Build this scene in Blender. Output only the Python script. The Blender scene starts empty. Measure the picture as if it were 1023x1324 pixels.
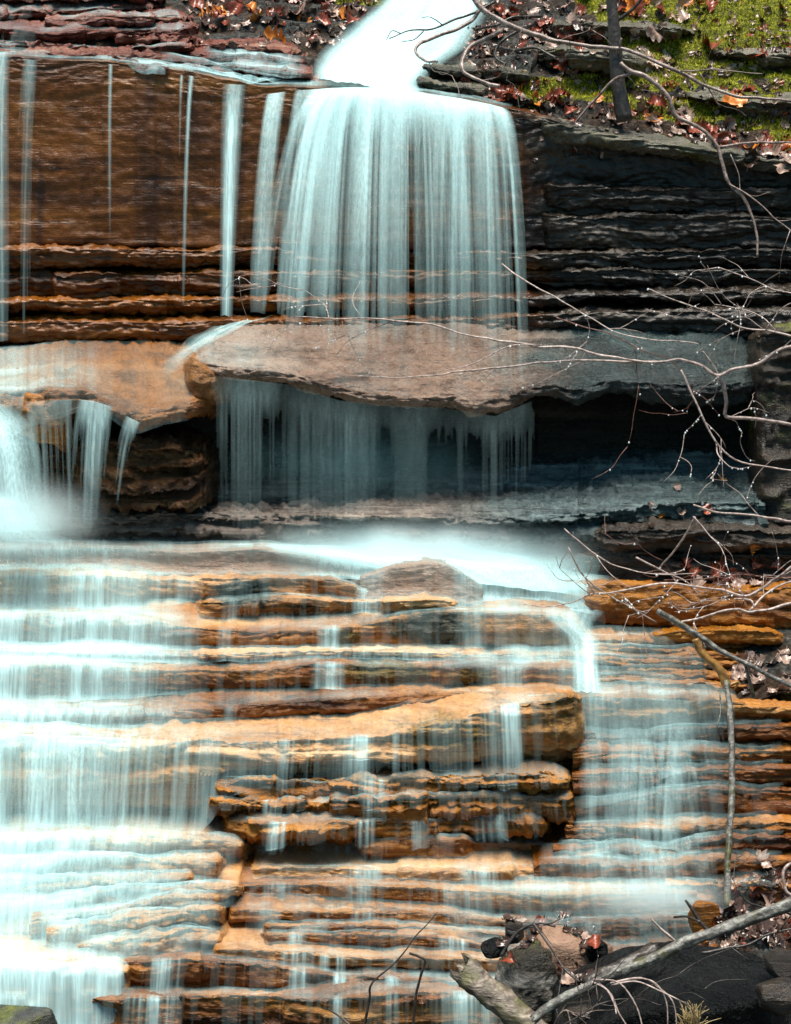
import bpy, bmesh, math, random
import numpy as np
from mathutils import Vector
from mathutils.bvhtree import BVHTree

random.seed(7)
RNG = np.random.default_rng(11)
scn = bpy.context.scene
COL = scn.collection

# ------------------------------------------------------------------ camera
F_PX = 2387.0
TH = math.radians(7.9)
CAM = (0.0, -12.0, 3.8)
cd = bpy.data.cameras.new('camera')
cd.sensor_fit = 'HORIZONTAL'; cd.sensor_width = 36.0; cd.lens = 36.0 * F_PX / 1023.0
cd.clip_start = 0.1; cd.clip_end = 500.0
cam = bpy.data.objects.new('camera', cd); COL.objects.link(cam)
cam.location = CAM; cam.rotation_euler = (math.pi / 2 - TH, 0, 0)
scn.camera = cam

# ------------------------------------------------------------------ light
SUN_EL, SUN_AZ = math.radians(78), math.radians(188)      # azimuth measured from +Y towards +X
w = bpy.data.worlds.new("World"); scn.world = w; w.use_nodes = True
wn = w.node_tree.nodes; wn.clear()
sky = wn.new('ShaderNodeTexSky'); sky.sky_type = 'NISHITA'; sky.sun_disc = False
sky.sun_elevation = SUN_EL; sky.sun_rotation = SUN_AZ
sky.air_density = 1.0; sky.dust_density = 1.5; sky.ozone_density = 1.6
bg = wn.new('ShaderNodeBackground'); bg.inputs[1].default_value = 0.06
wo = wn.new('ShaderNodeOutputWorld')
tint = wn.new('ShaderNodeMix'); tint.data_type = 'RGBA'; tint.blend_type = 'MULTIPLY'; tint.inputs[0].default_value = 1.0; tint.inputs[7].default_value = (0.66, 1.04, 1.02, 1)
w.node_tree.links.new(sky.outputs[0], tint.inputs[6]); w.node_tree.links.new(tint.outputs[2], bg.inputs[0]); w.node_tree.links.new(bg.outputs[0], wo.inputs[0])
sl = bpy.data.lights.new('sun', 'SUN'); sl.energy = 4.4; sl.angle = math.radians(36); sl.color = (1.0, 0.93, 0.83)
so = bpy.data.objects.new('sun', sl); COL.objects.link(so)
sd = Vector((math.sin(SUN_AZ) * math.cos(SUN_EL), math.cos(SUN_AZ) * math.cos(SUN_EL), math.sin(SUN_EL)))
so.rotation_euler = sd.to_track_quat('Z', 'Y').to_euler(); so.location = (0, -4, 12)
scn.view_settings.view_transform = 'Standard'; scn.view_settings.look = 'None'
scn.view_settings.exposure = 1.02; scn.view_settings.gamma = 1.0
scn.cycles.transparent_max_bounces = 40
scn.cycles.max_bounces = 8
scn.cycles.volume_bounces = 4
scn.cycles.use_denoising = True

# ------------------------------------------------------------------ maths
def P(px, py, Y):
    """photo pixel + depth -> world point (vectorised)"""
    px, py, Y = np.broadcast_arrays(np.asarray(px, float), np.asarray(py, float), np.asarray(Y, float))
    x = (px - 511.5) / F_PX; u = (662.0 - py) / F_PX
    dy = math.cos(TH) + u * math.sin(TH); dz = -math.sin(TH) + u * math.cos(TH)
    t = (Y - CAM[1]) / dy
    return np.stack([CAM[0] + t * x, Y, CAM[2] + t * dz], -1)

_perm = np.random.default_rng(3).permutation(4096).astype(np.int64)
_grad = np.random.default_rng(4).normal(size=(4096, 3)); _grad /= np.linalg.norm(_grad, axis=1)[:, None]
def perlin(p, seed=0):
    p = np.asarray(p, float) + seed * 17.31
    i = np.floor(p).astype(np.int64); f = p - i
    u = f * f * f * (f * (f * 6 - 15) + 10)
    out = 0.0
    for a in (0, 1):
        wx = u[..., 0] if a else 1 - u[..., 0]
        for b in (0, 1):
            wy = u[..., 1] if b else 1 - u[..., 1]
            for c in (0, 1):
                wz = u[..., 2] if c else 1 - u[..., 2]
                h = _perm[(i[..., 2] + c) & 4095]
                h = _perm[(h + i[..., 1] + b) & 4095]
                h = _perm[(h + i[..., 0] + a) & 4095]
                g = _grad[h]
                d = g[..., 0] * (f[..., 0] - a) + g[..., 1] * (f[..., 1] - b) + g[..., 2] * (f[..., 2] - c)
                out = out + wx * wy * wz * d
    return out * 1.6
def fbm(p, octv=4, seed=0, gain=0.5):
    a, s, o = 1.0, 0.0, 0.0
    p = np.asarray(p, float)
    for k in range(octv):
        o = o + a * perlin(p * 2.0 ** k, seed + k * 5); s += a; a *= gain
    return o / s
def n1(x, seed=0, octv=3):
    x = np.asarray(x, float)
    return fbm(np.stack([x, np.full_like(x, 0.37 + seed), np.full_like(x, 0.71)], -1), octv, seed)
def sst(a, b, x):
    t = np.clip((x - a) / (b - a), 0, 1); return t * t * (3 - 2 * t)
def gauss1(a, s):
    if s <= 0: return a
    r = int(3 * s) + 1; k = np.exp(-0.5 * (np.arange(-r, r + 1) / s) ** 2); k /= k.sum()
    ap = np.concatenate([np.repeat(a[:1], r, 0), a, np.repeat(a[-1:], r, 0)], 0)
    return np.apply_along_axis(lambda v: np.convolve(v, k, 'valid'), 0, ap)
def curve(pts, x, col=1):
    pts = sorted(pts); return np.interp(x, [q[0] for q in pts], [q[col] for q in pts])

# ------------------------------------------------------------------ objects
def tag(o, label=None, cat=None, group=None, kind=None):
    if label: o['label'] = label
    if cat: o['category'] = cat
    if group: o['group'] = group
    if kind: o['kind'] = kind
    return o
def empty(name, loc, label=None, cat=None, group=None, kind=None):
    o = bpy.data.objects.new(name, None); COL.objects.link(o); o.location = loc; o.empty_display_size = 0.1
    return tag(o, label, cat, group, kind)
def mesh_obj(name, V, faces, mat, parent=None, smooth=True, dens=None, origin=None):
    """V (n,3) world coordinates; faces (m,k) int array or list of lists"""
    V = np.asarray(V, float)
    if parent is not None: org = np.array(parent.matrix_world.translation) if False else np.array(parent.location)
    elif origin is not None: org = np.array(origin)
    else: org = np.array([V[:, 0].mean(), V[:, 1].mean(), V[:, 2].min()])
    me = bpy.data.meshes.new(name)
    if isinstance(faces, np.ndarray):
        n, k = faces.shape
        me.vertices.add(len(V)); me.vertices.foreach_set('co', (V - org).astype(np.float32).ravel())
        me.loops.add(n * k); me.loops.foreach_set('vertex_index', faces.astype(np.int32).ravel())
        me.polygons.add(n); me.polygons.foreach_set('loop_start', np.arange(0, n * k, k, dtype=np.int32))
        try: me.polygons.foreach_set('loop_total', np.full(n, k, np.int32))
        except Exception: pass
        me.update(calc_edges=True)
    else:
        me.from_pydata([tuple(v) for v in (V - org)], [], faces)
    me.polygons.foreach_set('use_smooth', np.full(len(me.polygons), smooth))
    if dens is not None:
        at = me.attributes.new('dens', 'FLOAT', 'POINT'); at.data.foreach_set('value', np.asarray(dens, np.float32).ravel())
    me.update()
    if mat: me.materials.append(mat)
    o = bpy.data.objects.new(name, me); COL.objects.link(o)
    if parent is not None: o.parent = parent
    else: o.location = org
    return o
def subpart(name, V, faces, mat, parent, world_org, **k):
    o = mesh_obj(name, V, faces, mat, None, origin=world_org, **k); o.parent = parent; o.location = (0, 0, 0); return o
def grid_faces(ni, nj, keep=None):
    i, j = np.meshgrid(np.arange(ni - 1), np.arange(nj - 1), indexing='ij')
    a = i * nj + j
    f = np.stack([a, a + nj, a + nj + 1, a + 1], -1)
    return f[keep] if keep is not None else f.reshape(-1, 4)
def compact(V, F, D):
    used = np.unique(F); m = np.full(len(V), -1); m[used] = np.arange(len(used))
    return V[used], m[F], D[used]

SOLID = []
def reg(V, F): SOLID.append(BVHTree.FromPolygons([tuple(v) for v in V], [tuple(int(q) for q in f) for f in F]))
def hit(px, py):
    o = Vector(CAM); d = Vector(P(px, py, 0.0).tolist()) - o; d.normalize()
    best = None
    for b in SOLID:
        l, n, i, t = b.ray_cast(o, d)
        if l is not None and (best is None or t < best[2]): best = (l, n if n.dot(d) < 0 else -n, t)
    return best

# ------------------------------------------------------------------ materials
class NT:
    def __init__(s, name):
        s.m = bpy.data.materials.new(name); s.m.use_nodes = True; s.t = s.m.node_tree; s.t.nodes.clear()
        s.out = s.n('ShaderNodeOutputMaterial')
    def n(s, typ, **kw):
        x = s.t.nodes.new(typ)
        for k, v in kw.items(): setattr(x, k, v)
        return x
    def l(s, a, b): s.t.links.new(a, b)
    def pos(s, scale=(1, 1, 1), rot=(0, 0, 0)):
        g = s.n('ShaderNodeNewGeometry'); m = s.n('ShaderNodeMapping')
        m.inputs['Scale'].default_value = scale; m.inputs['Rotation'].default_value = rot
        s.l(g.outputs['Position'], m.inputs['Vector']); return m.outputs[0]
    def noise(s, scale, detail=4, rough=0.55, mp=(1, 1, 1), dist=0.0, vec=None):
        x = s.n('ShaderNodeTexNoise'); x.inputs['Scale'].default_value = scale; x.inputs['Detail'].default_value = detail
        x.inputs['Roughness'].default_value = rough; x.inputs['Distortion'].default_value = dist
        s.l(vec if vec is not None else s.pos(mp), x.inputs['Vector']); return x.outputs['Fac']
    def ramp(s, fac, stops, interp='LINEAR'):
        r = s.n('ShaderNodeValToRGB'); r.color_ramp.interpolation = interp; e = r.color_ramp.elements
        while len(e) < len(stops): e.new(0.5)
        for q, (p_, c) in zip(e, stops): q.position = p_; q.color = (*c, 1) if len(c) == 3 else c
        s.l(fac, r.inputs[0]); return r.outputs[0]
    def rng(s, fac, a, b, c=0.0, d=1.0):
        r = s.n('ShaderNodeMapRange'); r.interpolation_type = 'SMOOTHSTEP'
        for k, v in zip(('From Min', 'From Max', 'To Min', 'To Max'), (a, b, c, d)): r.inputs[k].default_value = v
        s.l(fac, r.inputs['Value']); return r.outputs[0]
    def mix(s, fac, a, b, mode='MIX'):
        x = s.n('ShaderNodeMix', data_type='RGBA', blend_type=mode)
        for v, k in ((fac, 0), (a, 6), (b, 7)):
            if isinstance(v, (int, float)): x.inputs[k].default_value = v
            elif isinstance(v, tuple): x.inputs[k].default_value = (*v, 1)
            else: s.l(v, x.inputs[k])
        return x.outputs[2]
    def math(s, op, a, b=0.0):
        x = s.n('ShaderNodeMath', operation=op)
        for k, v in enumerate((a, b)):
            if isinstance(v, (int, float)): x.inputs[k].default_value = v
            else: s.l(v, x.inputs[k])
        return x.outputs[0]
    def bsdf(s, color, rough, bump=None, strength=0.5, dist=0.02, spec=0.5, coat=0.0):
        b = s.n('ShaderNodeBsdfPrincipled')
        for v, k in ((color, 'Base Color'), (rough, 'Roughness'), (spec, 'Specular IOR Level'), (coat, 'Coat Weight')):
            if isinstance(v, (int, float)): b.inputs[k].default_value = v
            elif isinstance(v, tuple): b.inputs[k].default_value = (*v, 1)
            else: s.l(v, b.inputs[k])
        b.inputs['Coat Roughness'].default_value = 0.4
        if bump is not None:
            u = s.n('ShaderNodeBump'); u.inputs['Strength'].default_value = strength; u.inputs['Distance'].default_value = dist
            s.l(bump, u.inputs['Height']); s.l(u.outputs[0], b.inputs['Normal'])
        s.l(b.outputs[0], s.out.inputs[0]); return b

def rock_mat(name, pal, pal2=None, split=None, strata=9.0, stain=0.5, wet=(0.16, 0.5), moss=0.0, bump=0.7, crackdark=0.6, fine=1.0, dark=0.88, spec=0.42, spots=(), coat=0.0):
    """layered wet sandstone: bands along the bedding, blotches, dark seep stains, pits"""
    t = NT(name)
    warp = t.noise(1.3, 3)
    band = t.noise(1.0, 6, 0.62, (0.55, 0.55, strata), 0.25)
    blot = t.noise(2.3, 6, 0.6, (1, 1, 1.6))
    fine_n = t.noise(38, 5, 0.65, (1, 1, 2.2))
    def palette(p):
        p = [tuple(q * dark for q in c_) for c_ in p]
        c = t.ramp(band, [(0.30, p[0]), (0.45, p[1]), (0.56, p[2]), (0.70, p[3])])
        return t.mix(t.rng(blot, 0.42, 0.66), c, t.ramp(fine_n, [(0.3, p[1]), (0.7, p[2])]))
    c = palette(pal)
    if pal2 is not None:
        g = t.n('ShaderNodeNewGeometry'); sx = t.n('ShaderNodeSeparateXYZ'); t.l(g.outputs['Position'], sx.inputs[0])
        xx = t.math('ADD', sx.outputs[0], t.math('MULTIPLY', t.math('SUBTRACT', blot, 0.5), 1.1))
        c = t.mix(t.rng(xx, split[0], split[1]), c, palette(pal2))
    # seep stains run down the face
    seep = t.noise(1.0, 5, 0.6, (5.5, 5.5, 0.5), 0.3)
    c = t.mix(t.math('MULTIPLY', t.rng(seep, 0.50, 0.68), stain), c, t.mix(1.0, c, (0.22, 0.20, 0.20), 'MULTIPLY'))
    # thin bedding cracks and pits are darker
    crk = t.noise(1.0, 7, 0.7, (1.1, 1.1, strata * 3.4), 0.5)
    c = t.mix(t.math('MULTIPLY', t.rng(crk, 0.44, 0.36), crackdark), c, t.mix(1.0, c, (0.18, 0.16, 0.15), 'MULTIPLY'))
    c = t.mix(t.rng(fine_n, 0.45, 0.25, 0.0, 0.55), c, t.mix(1.0, c, (0.35, 0.30, 0.28), 'MULTIPLY'))
    for sx_, sy_, sY, rx, rz, cl, ch in spots:      # lichen and algae patches with a ragged outline of their own
        g3 = t.n('ShaderNodeNewGeometry'); sub_ = t.n('ShaderNodeVectorMath', operation='SUBTRACT'); t.l(g3.outputs['Position'], sub_.inputs[0]); sub_.inputs[1].default_value = P(sx_, sy_, sY).tolist()
        mu = t.n('ShaderNodeVectorMath', operation='MULTIPLY'); t.l(sub_.outputs[0], mu.inputs[0]); mu.inputs[1].default_value = (1 / rx, 0.6 / rx, 1 / rz)
        le = t.n('ShaderNodeVectorMath', operation='LENGTH'); t.l(mu.outputs[0], le.inputs[0])
        fac = t.rng(t.math('ADD', le.outputs['Value'], t.math('MULTIPLY', t.math('SUBTRACT', t.noise(9, 5, 0.65), 0.5), 1.6)), 1.05, 0.6)
        c = t.mix(fac, c, t.ramp(fine_n, [(0.3, cl), (0.7, ch)]))
    if moss > 0:
        g2 = t.n('ShaderNodeNewGeometry'); s2 = t.n('ShaderNodeSeparateXYZ'); t.l(g2.outputs['Normal'], s2.inputs[0])
        mm = t.noise(2.1, 6, 0.65)
        c = t.mix(t.math('MULTIPLY', t.rng(mm, 0.62 - 0.25 * moss, 0.72 - 0.2 * moss), 0.9), c, t.ramp(fine_n, [(0.3, (0.025, 0.035, 0.006)), (0.6, (0.11, 0.115, 0.015))]))
    h = t.math('ADD', t.math('MULTIPLY', crk, 0.9), t.math('ADD', t.math('MULTIPLY', fine_n, 0.55 * fine), t.math('MULTIPLY', t.noise(120, 3, 0.6), 0.16 * fine)))
    rg = t.rng(t.noise(5.5, 4, 0.6, (1, 1, 2)), 0.35, 0.65, wet[0], wet[1])
    t.bsdf(c, rg, h, bump, 0.035, spec, coat)
    return t.m

ORANGE = [(0.045, 0.011, 0.0012), (0.21, 0.062, 0.006), (0.45, 0.185, 0.035), (0.68, 0.40, 0.16)]
TAN = [(0.13, 0.042, 0.006), (0.38, 0.155, 0.035), (0.64, 0.345, 0.135), (0.84, 0.60, 0.36)]
PINK = [(0.15, 0.078, 0.048), (0.27, 0.155, 0.100), (0.37, 0.230, 0.155), (0.50, 0.335, 0.235)]
BROWN = [(0.035, 0.009, 0.0008), (0.12, 0.034, 0.0026), (0.24, 0.076, 0.006), (0.36, 0.15, 0.020)]
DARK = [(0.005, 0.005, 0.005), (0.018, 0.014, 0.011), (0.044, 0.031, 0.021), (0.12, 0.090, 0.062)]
TEALG = [(0.010, 0.017, 0.018), (0.036, 0.055, 0.056), (0.070, 0.098, 0.098), (0.15, 0.20, 0.20)]
RED = [(0.05, 0.010, 0.006), (0.15, 0.040, 0.026), (0.25, 0.095, 0.06), (0.44, 0.26, 0.18)]
GOLD = [(0.055, 0.016, 0.001), (0.22, 0.070, 0.004), (0.42, 0.160, 0.014), (0.58, 0.28, 0.050)]
SLAB = [(0.11, 0.064, 0.042), (0.24, 0.150, 0.105), (0.36, 0.240, 0.175), (0.50, 0.365, 0.29)]
SLABT = [(0.007, 0.013, 0.013), (0.024, 0.042, 0.042), (0.050, 0.084, 0.083), (0.11, 0.17, 0.165)]
M_orange = rock_mat('orange sandstone', ORANGE)
M_tan = rock_mat('tan sandstone', TAN, strata=7, stain=0.25)
M_pool = rock_mat('pinkish wet sandstone', PINK, strata=5, stain=0.2)
M_face = rock_mat('brown cliff stone', BROWN, DARK, (0.62, 0.95), strata=4.5, stain=0.8, bump=0.5, fine=0.7, spec=0.4, crackdark=0.8, wet=(0.14, 0.42), dark=0.8, coat=0.15)
M_slab = rock_mat('grey pink slab stone', SLAB, SLABT, (0.5, 1.15), strata=2.4, stain=0.5, bump=1.0, crackdark=0.8, wet=(0.16, 0.42), spec=0.5, dark=0.74, coat=0.0)
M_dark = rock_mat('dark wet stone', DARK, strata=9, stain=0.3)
M_teal = rock_mat('grey wet stone', [(0.07, 0.05, 0.04), (0.16, 0.12, 0.10), (0.28, 0.22, 0.18), (0.42, 0.34, 0.28)], [(0.012, 0.02, 0.021), (0.045, 0.07, 0.072), (0.11, 0.16, 0.162), (0.26, 0.34, 0.34)], (0.1, 0.9), coat=0.1, strata=16, stain=0.3, wet=(0.08, 0.35))
M_red = rock_mat('reddish layered stone', RED, strata=12, wet=(0.08, 0.4))
M_gold = rock_mat('golden brown stone', GOLD, strata=8, stain=0.4)
M_shelf = rock_mat('ochre shelf stone', [(0.07, 0.02, 0.003), (0.22, 0.075, 0.010), (0.33, 0.13, 0.026), (0.36, 0.20, 0.09)], strata=2.5, stain=0.6, bump=1.0, wet=(0.12, 0.4), spec=0.5, coat=0.0, dark=0.8)
M_mossrock = rock_mat('mossy dark stone', DARK, strata=5, moss=0.25)
M_rug = rock_mat('rugged wet brown stone', [(0.012, 0.006, 0.003), (0.06, 0.022, 0.006), (0.16, 0.065, 0.018), (0.34, 0.19, 0.09)], strata=7, wet=(0.06, 0.3), bump=1.0)
M_deep = rock_mat('deep rust sandstone', [(0.03, 0.007, 0.001), (0.11, 0.028, 0.002), (0.24, 0.075, 0.007), (0.50, 0.22, 0.05)])
LICHEN = ((0.006, 0.007, 0.006), (0.085, 0.085, 0.06)); OLIVE = ((0.02, 0.014, 0.001), (0.17, 0.10, 0.008))
M_step1 = rock_mat('lichen spotted sandstone', TAN, strata=7, stain=0.25, spots=((320, 765, -1.2, 0.22, 0.09, *LICHEN), (395, 790, -1.35, 0.12, 0.07, (0.03, 0.012, 0.002), (0.16, 0.07, 0.012))))
M_step2 = rock_mat('dark lichened sandstone', ORANGE, spots=((560, 815, -1.48, 0.30, 0.13, *LICHEN), (440, 825, -1.46, 0.16, 0.06, *OLIVE)), stain=0.4)
M_step4 = rock_mat('olive stained sandstone', ORANGE, spots=((500, 875, -1.72, 0.30, 0.09, *OLIVE), (610, 875, -1.72, 0.16, 0.07, *OLIVE)), stain=0.4)
M_ledgeG = rock_mat('yellow stained tan stone', TAN, strata=7, stain=0.25, spots=((590, 950, -2.25, 0.34, 0.10, (0.06, 0.026, 0.002), (0.33, 0.17, 0.02)), (730, 930, -2.2, 0.2, 0.2, (0.06, 0.026, 0.002), (0.28, 0.13, 0.02))))
M_brow = rock_mat('lichened brow stone', [(0.03, 0.028, 0.02), (0.09, 0.085, 0.06), (0.17, 0.15, 0.11), (0.26, 0.25, 0.20)], strata=9, moss=0.35)
M_mossorange = rock_mat('moss stained sandstone', GOLD, strata=6, moss=0.5, stain=0.6)

def water_mat(name, col=(0.61, 0.92, 0.95), gain=1.0):
    t = NT(name)
    a = t.n('ShaderNodeAttribute', attribute_name='dens')
    fine = t.noise(1.0, 3, 0.6, (90, 90, 1.2))
    al = t.math('MULTIPLY', a.outputs['Fac'], t.rng(fine, 0.25, 0.75, 0.78 * gain, 1.22 * gain))
    al = t.math('MINIMUM', al, 1.0)
    d = t.n('ShaderNodeBsdfDiffuse'); d.inputs[0].default_value = (*col, 1)
    tr = t.n('ShaderNodeBsdfTranslucent'); tr.inputs[0].default_value = (*col, 1)
    mx = t.n('ShaderNodeMixShader'); mx.inputs[0].default_value = 0.3
    gn = t.n('ShaderNodeNewGeometry'); va = t.n('ShaderNodeVectorMath', operation='ADD'); t.l(gn.outputs['Normal'], va.inputs[0]); va.inputs[1].default_value = (0, 0, 0.75)
    vn = t.n('ShaderNodeVectorMath', operation='NORMALIZE'); t.l(va.outputs[0], vn.inputs[0]); t.l(vn.outputs[0], d.inputs['Normal'])
    t.l(d.outputs[0], mx.inputs[1]); t.l(tr.outputs[0], mx.inputs[2])
    tp = t.n('ShaderNodeBsdfTransparent'); m2 = t.n('ShaderNodeMixShader')
    t.l(al, m2.inputs[0]); t.l(tp.outputs[0], m2.inputs[1]); t.l(mx.outputs[0], m2.inputs[2])
    t.l(m2.outputs[0], t.out.inputs[0]); return t.m
M_water = water_mat('silky white water')

# ------------------------------------------------------------------ rock layers
def blocks(x, amp, seed):
    """joints: whole blocks of a layer stand a little forward or back of their neighbours"""
    r = np.random.default_rng(seed); o = np.zeros_like(x); q = x.min() - r.uniform(0, 0.4)
    edges = []
    while q < x.max():
        edges.append((q, r.uniform(-1, 1))); q += r.uniform(0.18, 0.75)
    for k, (e, v) in enumerate(edges):
        prev = edges[k - 1][1] if k else v
        o = o + (v - prev) * sst(e - 0.008, e + 0.008, x)
    return (o - o.mean()) * amp

_lseed = [0]
def layer(parent, spec, mat, name='rock_layer', under=0.12, nose=0.5, bulge=0.008, amp=0.035, block=0.035, depth=0.25, back=0.5,
          step=2.5, endl=0.0, endr=0.0, fineamp=0.017, wob=2.0, strat=11.0, rnd=1, nr=26, nt=12, smoothpx=6, ampx=None):
    """One bed of rock. spec rows: (px, py of the lip, py of the foot, depth Y of the lip, visible tread in px)."""
    _lseed[0] += 1; sd_ = _lseed[0]
    if str(parent.get('label')).startswith(('tan stepped', 'orange evenly')): amp *= 0.7; fineamp *= 0.75
    x0, x1 = spec[0][0], spec[-1][0]
    if x0 <= -60: x0 = -240
    if x1 >= 1090: x1 = 1270
    px = np.arange(float(x0), x1 + step, step)
    g = lambda c: gauss1(curve(spec, px, c), smoothpx / step)
    lip, foot, Y, tr = g(1), g(2), g(3), g(4)
    xw = P(px, lip, Y)[:, 0]
    yn = blocks(xw, block, sd_) + 0.05 * n1(xw * 1.3, sd_)
    endo = np.zeros_like(px)
    if endl: endo += np.clip(1 - (px - x0) / endl * (1 + 0.5 * n1(px / 6.0, sd_ + 2)), 0, 1) ** 1.3 * 0.3
    if endr: endo += np.clip(1 - (x1 - px) / endr * (1 + 0.5 * n1(px / 6.0, sd_ + 4)), 0, 1) ** 1.3 * 0.3
    Y = Y + yn + endo
    lip = lip + wob * n1(px / 45.0, sd_ + 3); foot = foot + wob * n1(px / 60.0, sd_ + 9)
    T = P(px, lip, Y); B = P(px, foot, Y + under); K = P(px, lip - tr, Y + depth)
    K2 = K + np.array([0, back, 0.03]); N = T + (B - T) * nose; N[:, 1] = Y - bulge + under * nose * 0.25
    B2 = B + np.array([0, back, 0.0])
    segs = [(K2, K, 4), (K, T, nt), (T, N, nr // 2), (N, B, nr // 2), (B, B2, 4)]
    rows = []; marks = []
    for a, b, n in segs:
        marks.append(len(rows))
        for k in range(n):
            u_ = k / n
            if a is K: u_ = 1 - (1 - u_) ** 1.7
            elif a is T: u_ = u_ ** 1.5
            rows.append(a + (b - a) * u_)
    marks.append(len(rows)); rows.append(B2)
    V = np.stack(rows, 1)                                    # (i, j, 3)
    for _ in range(rnd):
        V[:, 1:-1] = 0.25 * V[:, :-2] + 0.5 * V[:, 1:-1] + 0.25 * V[:, 2:]
    # normals of the profile
    dj = np.gradient(V, axis=1); nrm = np.stack([np.zeros_like(dj[..., 0]), dj[..., 2], -dj[..., 1]], -1)
    nrm /= np.linalg.norm(nrm, axis=-1)[..., None] + 1e-9
    base = V.copy()
    p = V
    up = np.clip(nrm[..., 2], 0, 1)
    q = p + 0.06 * np.stack([perlin(p * 2.1, 1), perlin(p * 2.1, 2), perlin(p * 2.1, 3)], -1)
    sb = q[..., 2] * strat * 1.7 + 0.9 * fbm(q * np.array([0.8, 0.8, 1.5]), 3, sd_ + 200) * strat * 0.12 + sd_ * 3.7
    fl = np.floor(sb); fr = sb - fl
    def bed(f):
        a = perlin(np.stack([q[..., 0] * 1.1, f * 7.13, f * 0 + 0.4], -1), sd_)
        xj = q[..., 0] * 2.3 + 5.0 * perlin(np.stack([f * 3.31, f * 0 + 0.5, f * 0.71], -1), sd_) + 0.35 * perlin(np.stack([q[..., 0] * 5, q[..., 2] * 9, f * 0], -1), sd_)
        fj = np.floor(xj); uj = xj - fj
        ca = perlin(np.stack([fj * 5.17, f * 9.7, fj * 0 + 0.3], -1), sd_ + 5); cb = perlin(np.stack([(fj + 1) * 5.17, f * 9.7, fj * 0 + 0.3], -1), sd_ + 5)
        return a * 0.9 + 0.8 * (ca + (cb - ca) * sst(0.93, 1.0, uj)) - 0.25 * np.exp(-((uj - 0.97) / 0.025) ** 2)
    d1 = bed(fl) + (bed(fl + 1) - bed(fl)) * sst(0.84, 1.0, fr) - 0.35 * np.exp(-((fr - 0.9) / 0.07) ** 2)
    d1 = 0.55 * d1 + 0.6 * fbm(q * np.array([0.9, 0.9, strat]), 4, sd_, 0.6)
    d2 = fbm(q * np.array([3.0, 3.0, 11.0]), 4, sd_ + 40, 0.55)
    d3 = fbm(q * np.array([14, 14, 26.0]), 3, sd_ + 80, 0.6)
    # ripples of thin bedding on the tread
    d4 = fbm(np.stack([q[..., 0] * 1.2, q[..., 1] * 7 + q[..., 0] * 0.7, q[..., 2] * 3], -1), 4, sd_ + 120, 0.6)
    d4 = sst(-0.15, 0.25, d4) - 0.5
    disp = (amp * 1.5 * d1 + amp * 0.6 * d2) * (1 - 0.8 * up) + fineamp * 1.8 * d3 + amp * 0.55 * d4 * up
    if ampx is not None: disp = disp * ampx(px)[:, None]
    fade = np.ones(V.shape[1]); fade[:3] = 0; fade[-3:] = 0.2
    V = V + nrm * (disp * fade[None])[..., None]
    ni, nj = V.shape[:2]; VV = V.reshape(-1, 3); FF = grid_faces(ni, nj)
    o = mesh_obj(name, VV, FF, mat, parent)
    reg(VV, FF)
    return dict(o=o, px=px, V=V, base=base, jK=marks[1], jT=marks[2], jB=marks[4])

def streak(px, seed, lo=0.15, sharp=1.0):
    a = 0.5 + 1.1 * n1(px / 26.0, seed, 2); b = 0.5 + 0.9 * n1(px / 8.0, seed + 21, 2); c = 0.5 + 0.8 * n1(px / 2.6, seed + 43, 1)
    s = np.clip(0.44 * a + 0.34 * b + 0.22 * c, 0, 1)
    return lo + (1 - lo) * sst(0.5 - 0.33 / sharp, 0.5 + 0.33 / sharp, s)

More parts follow.
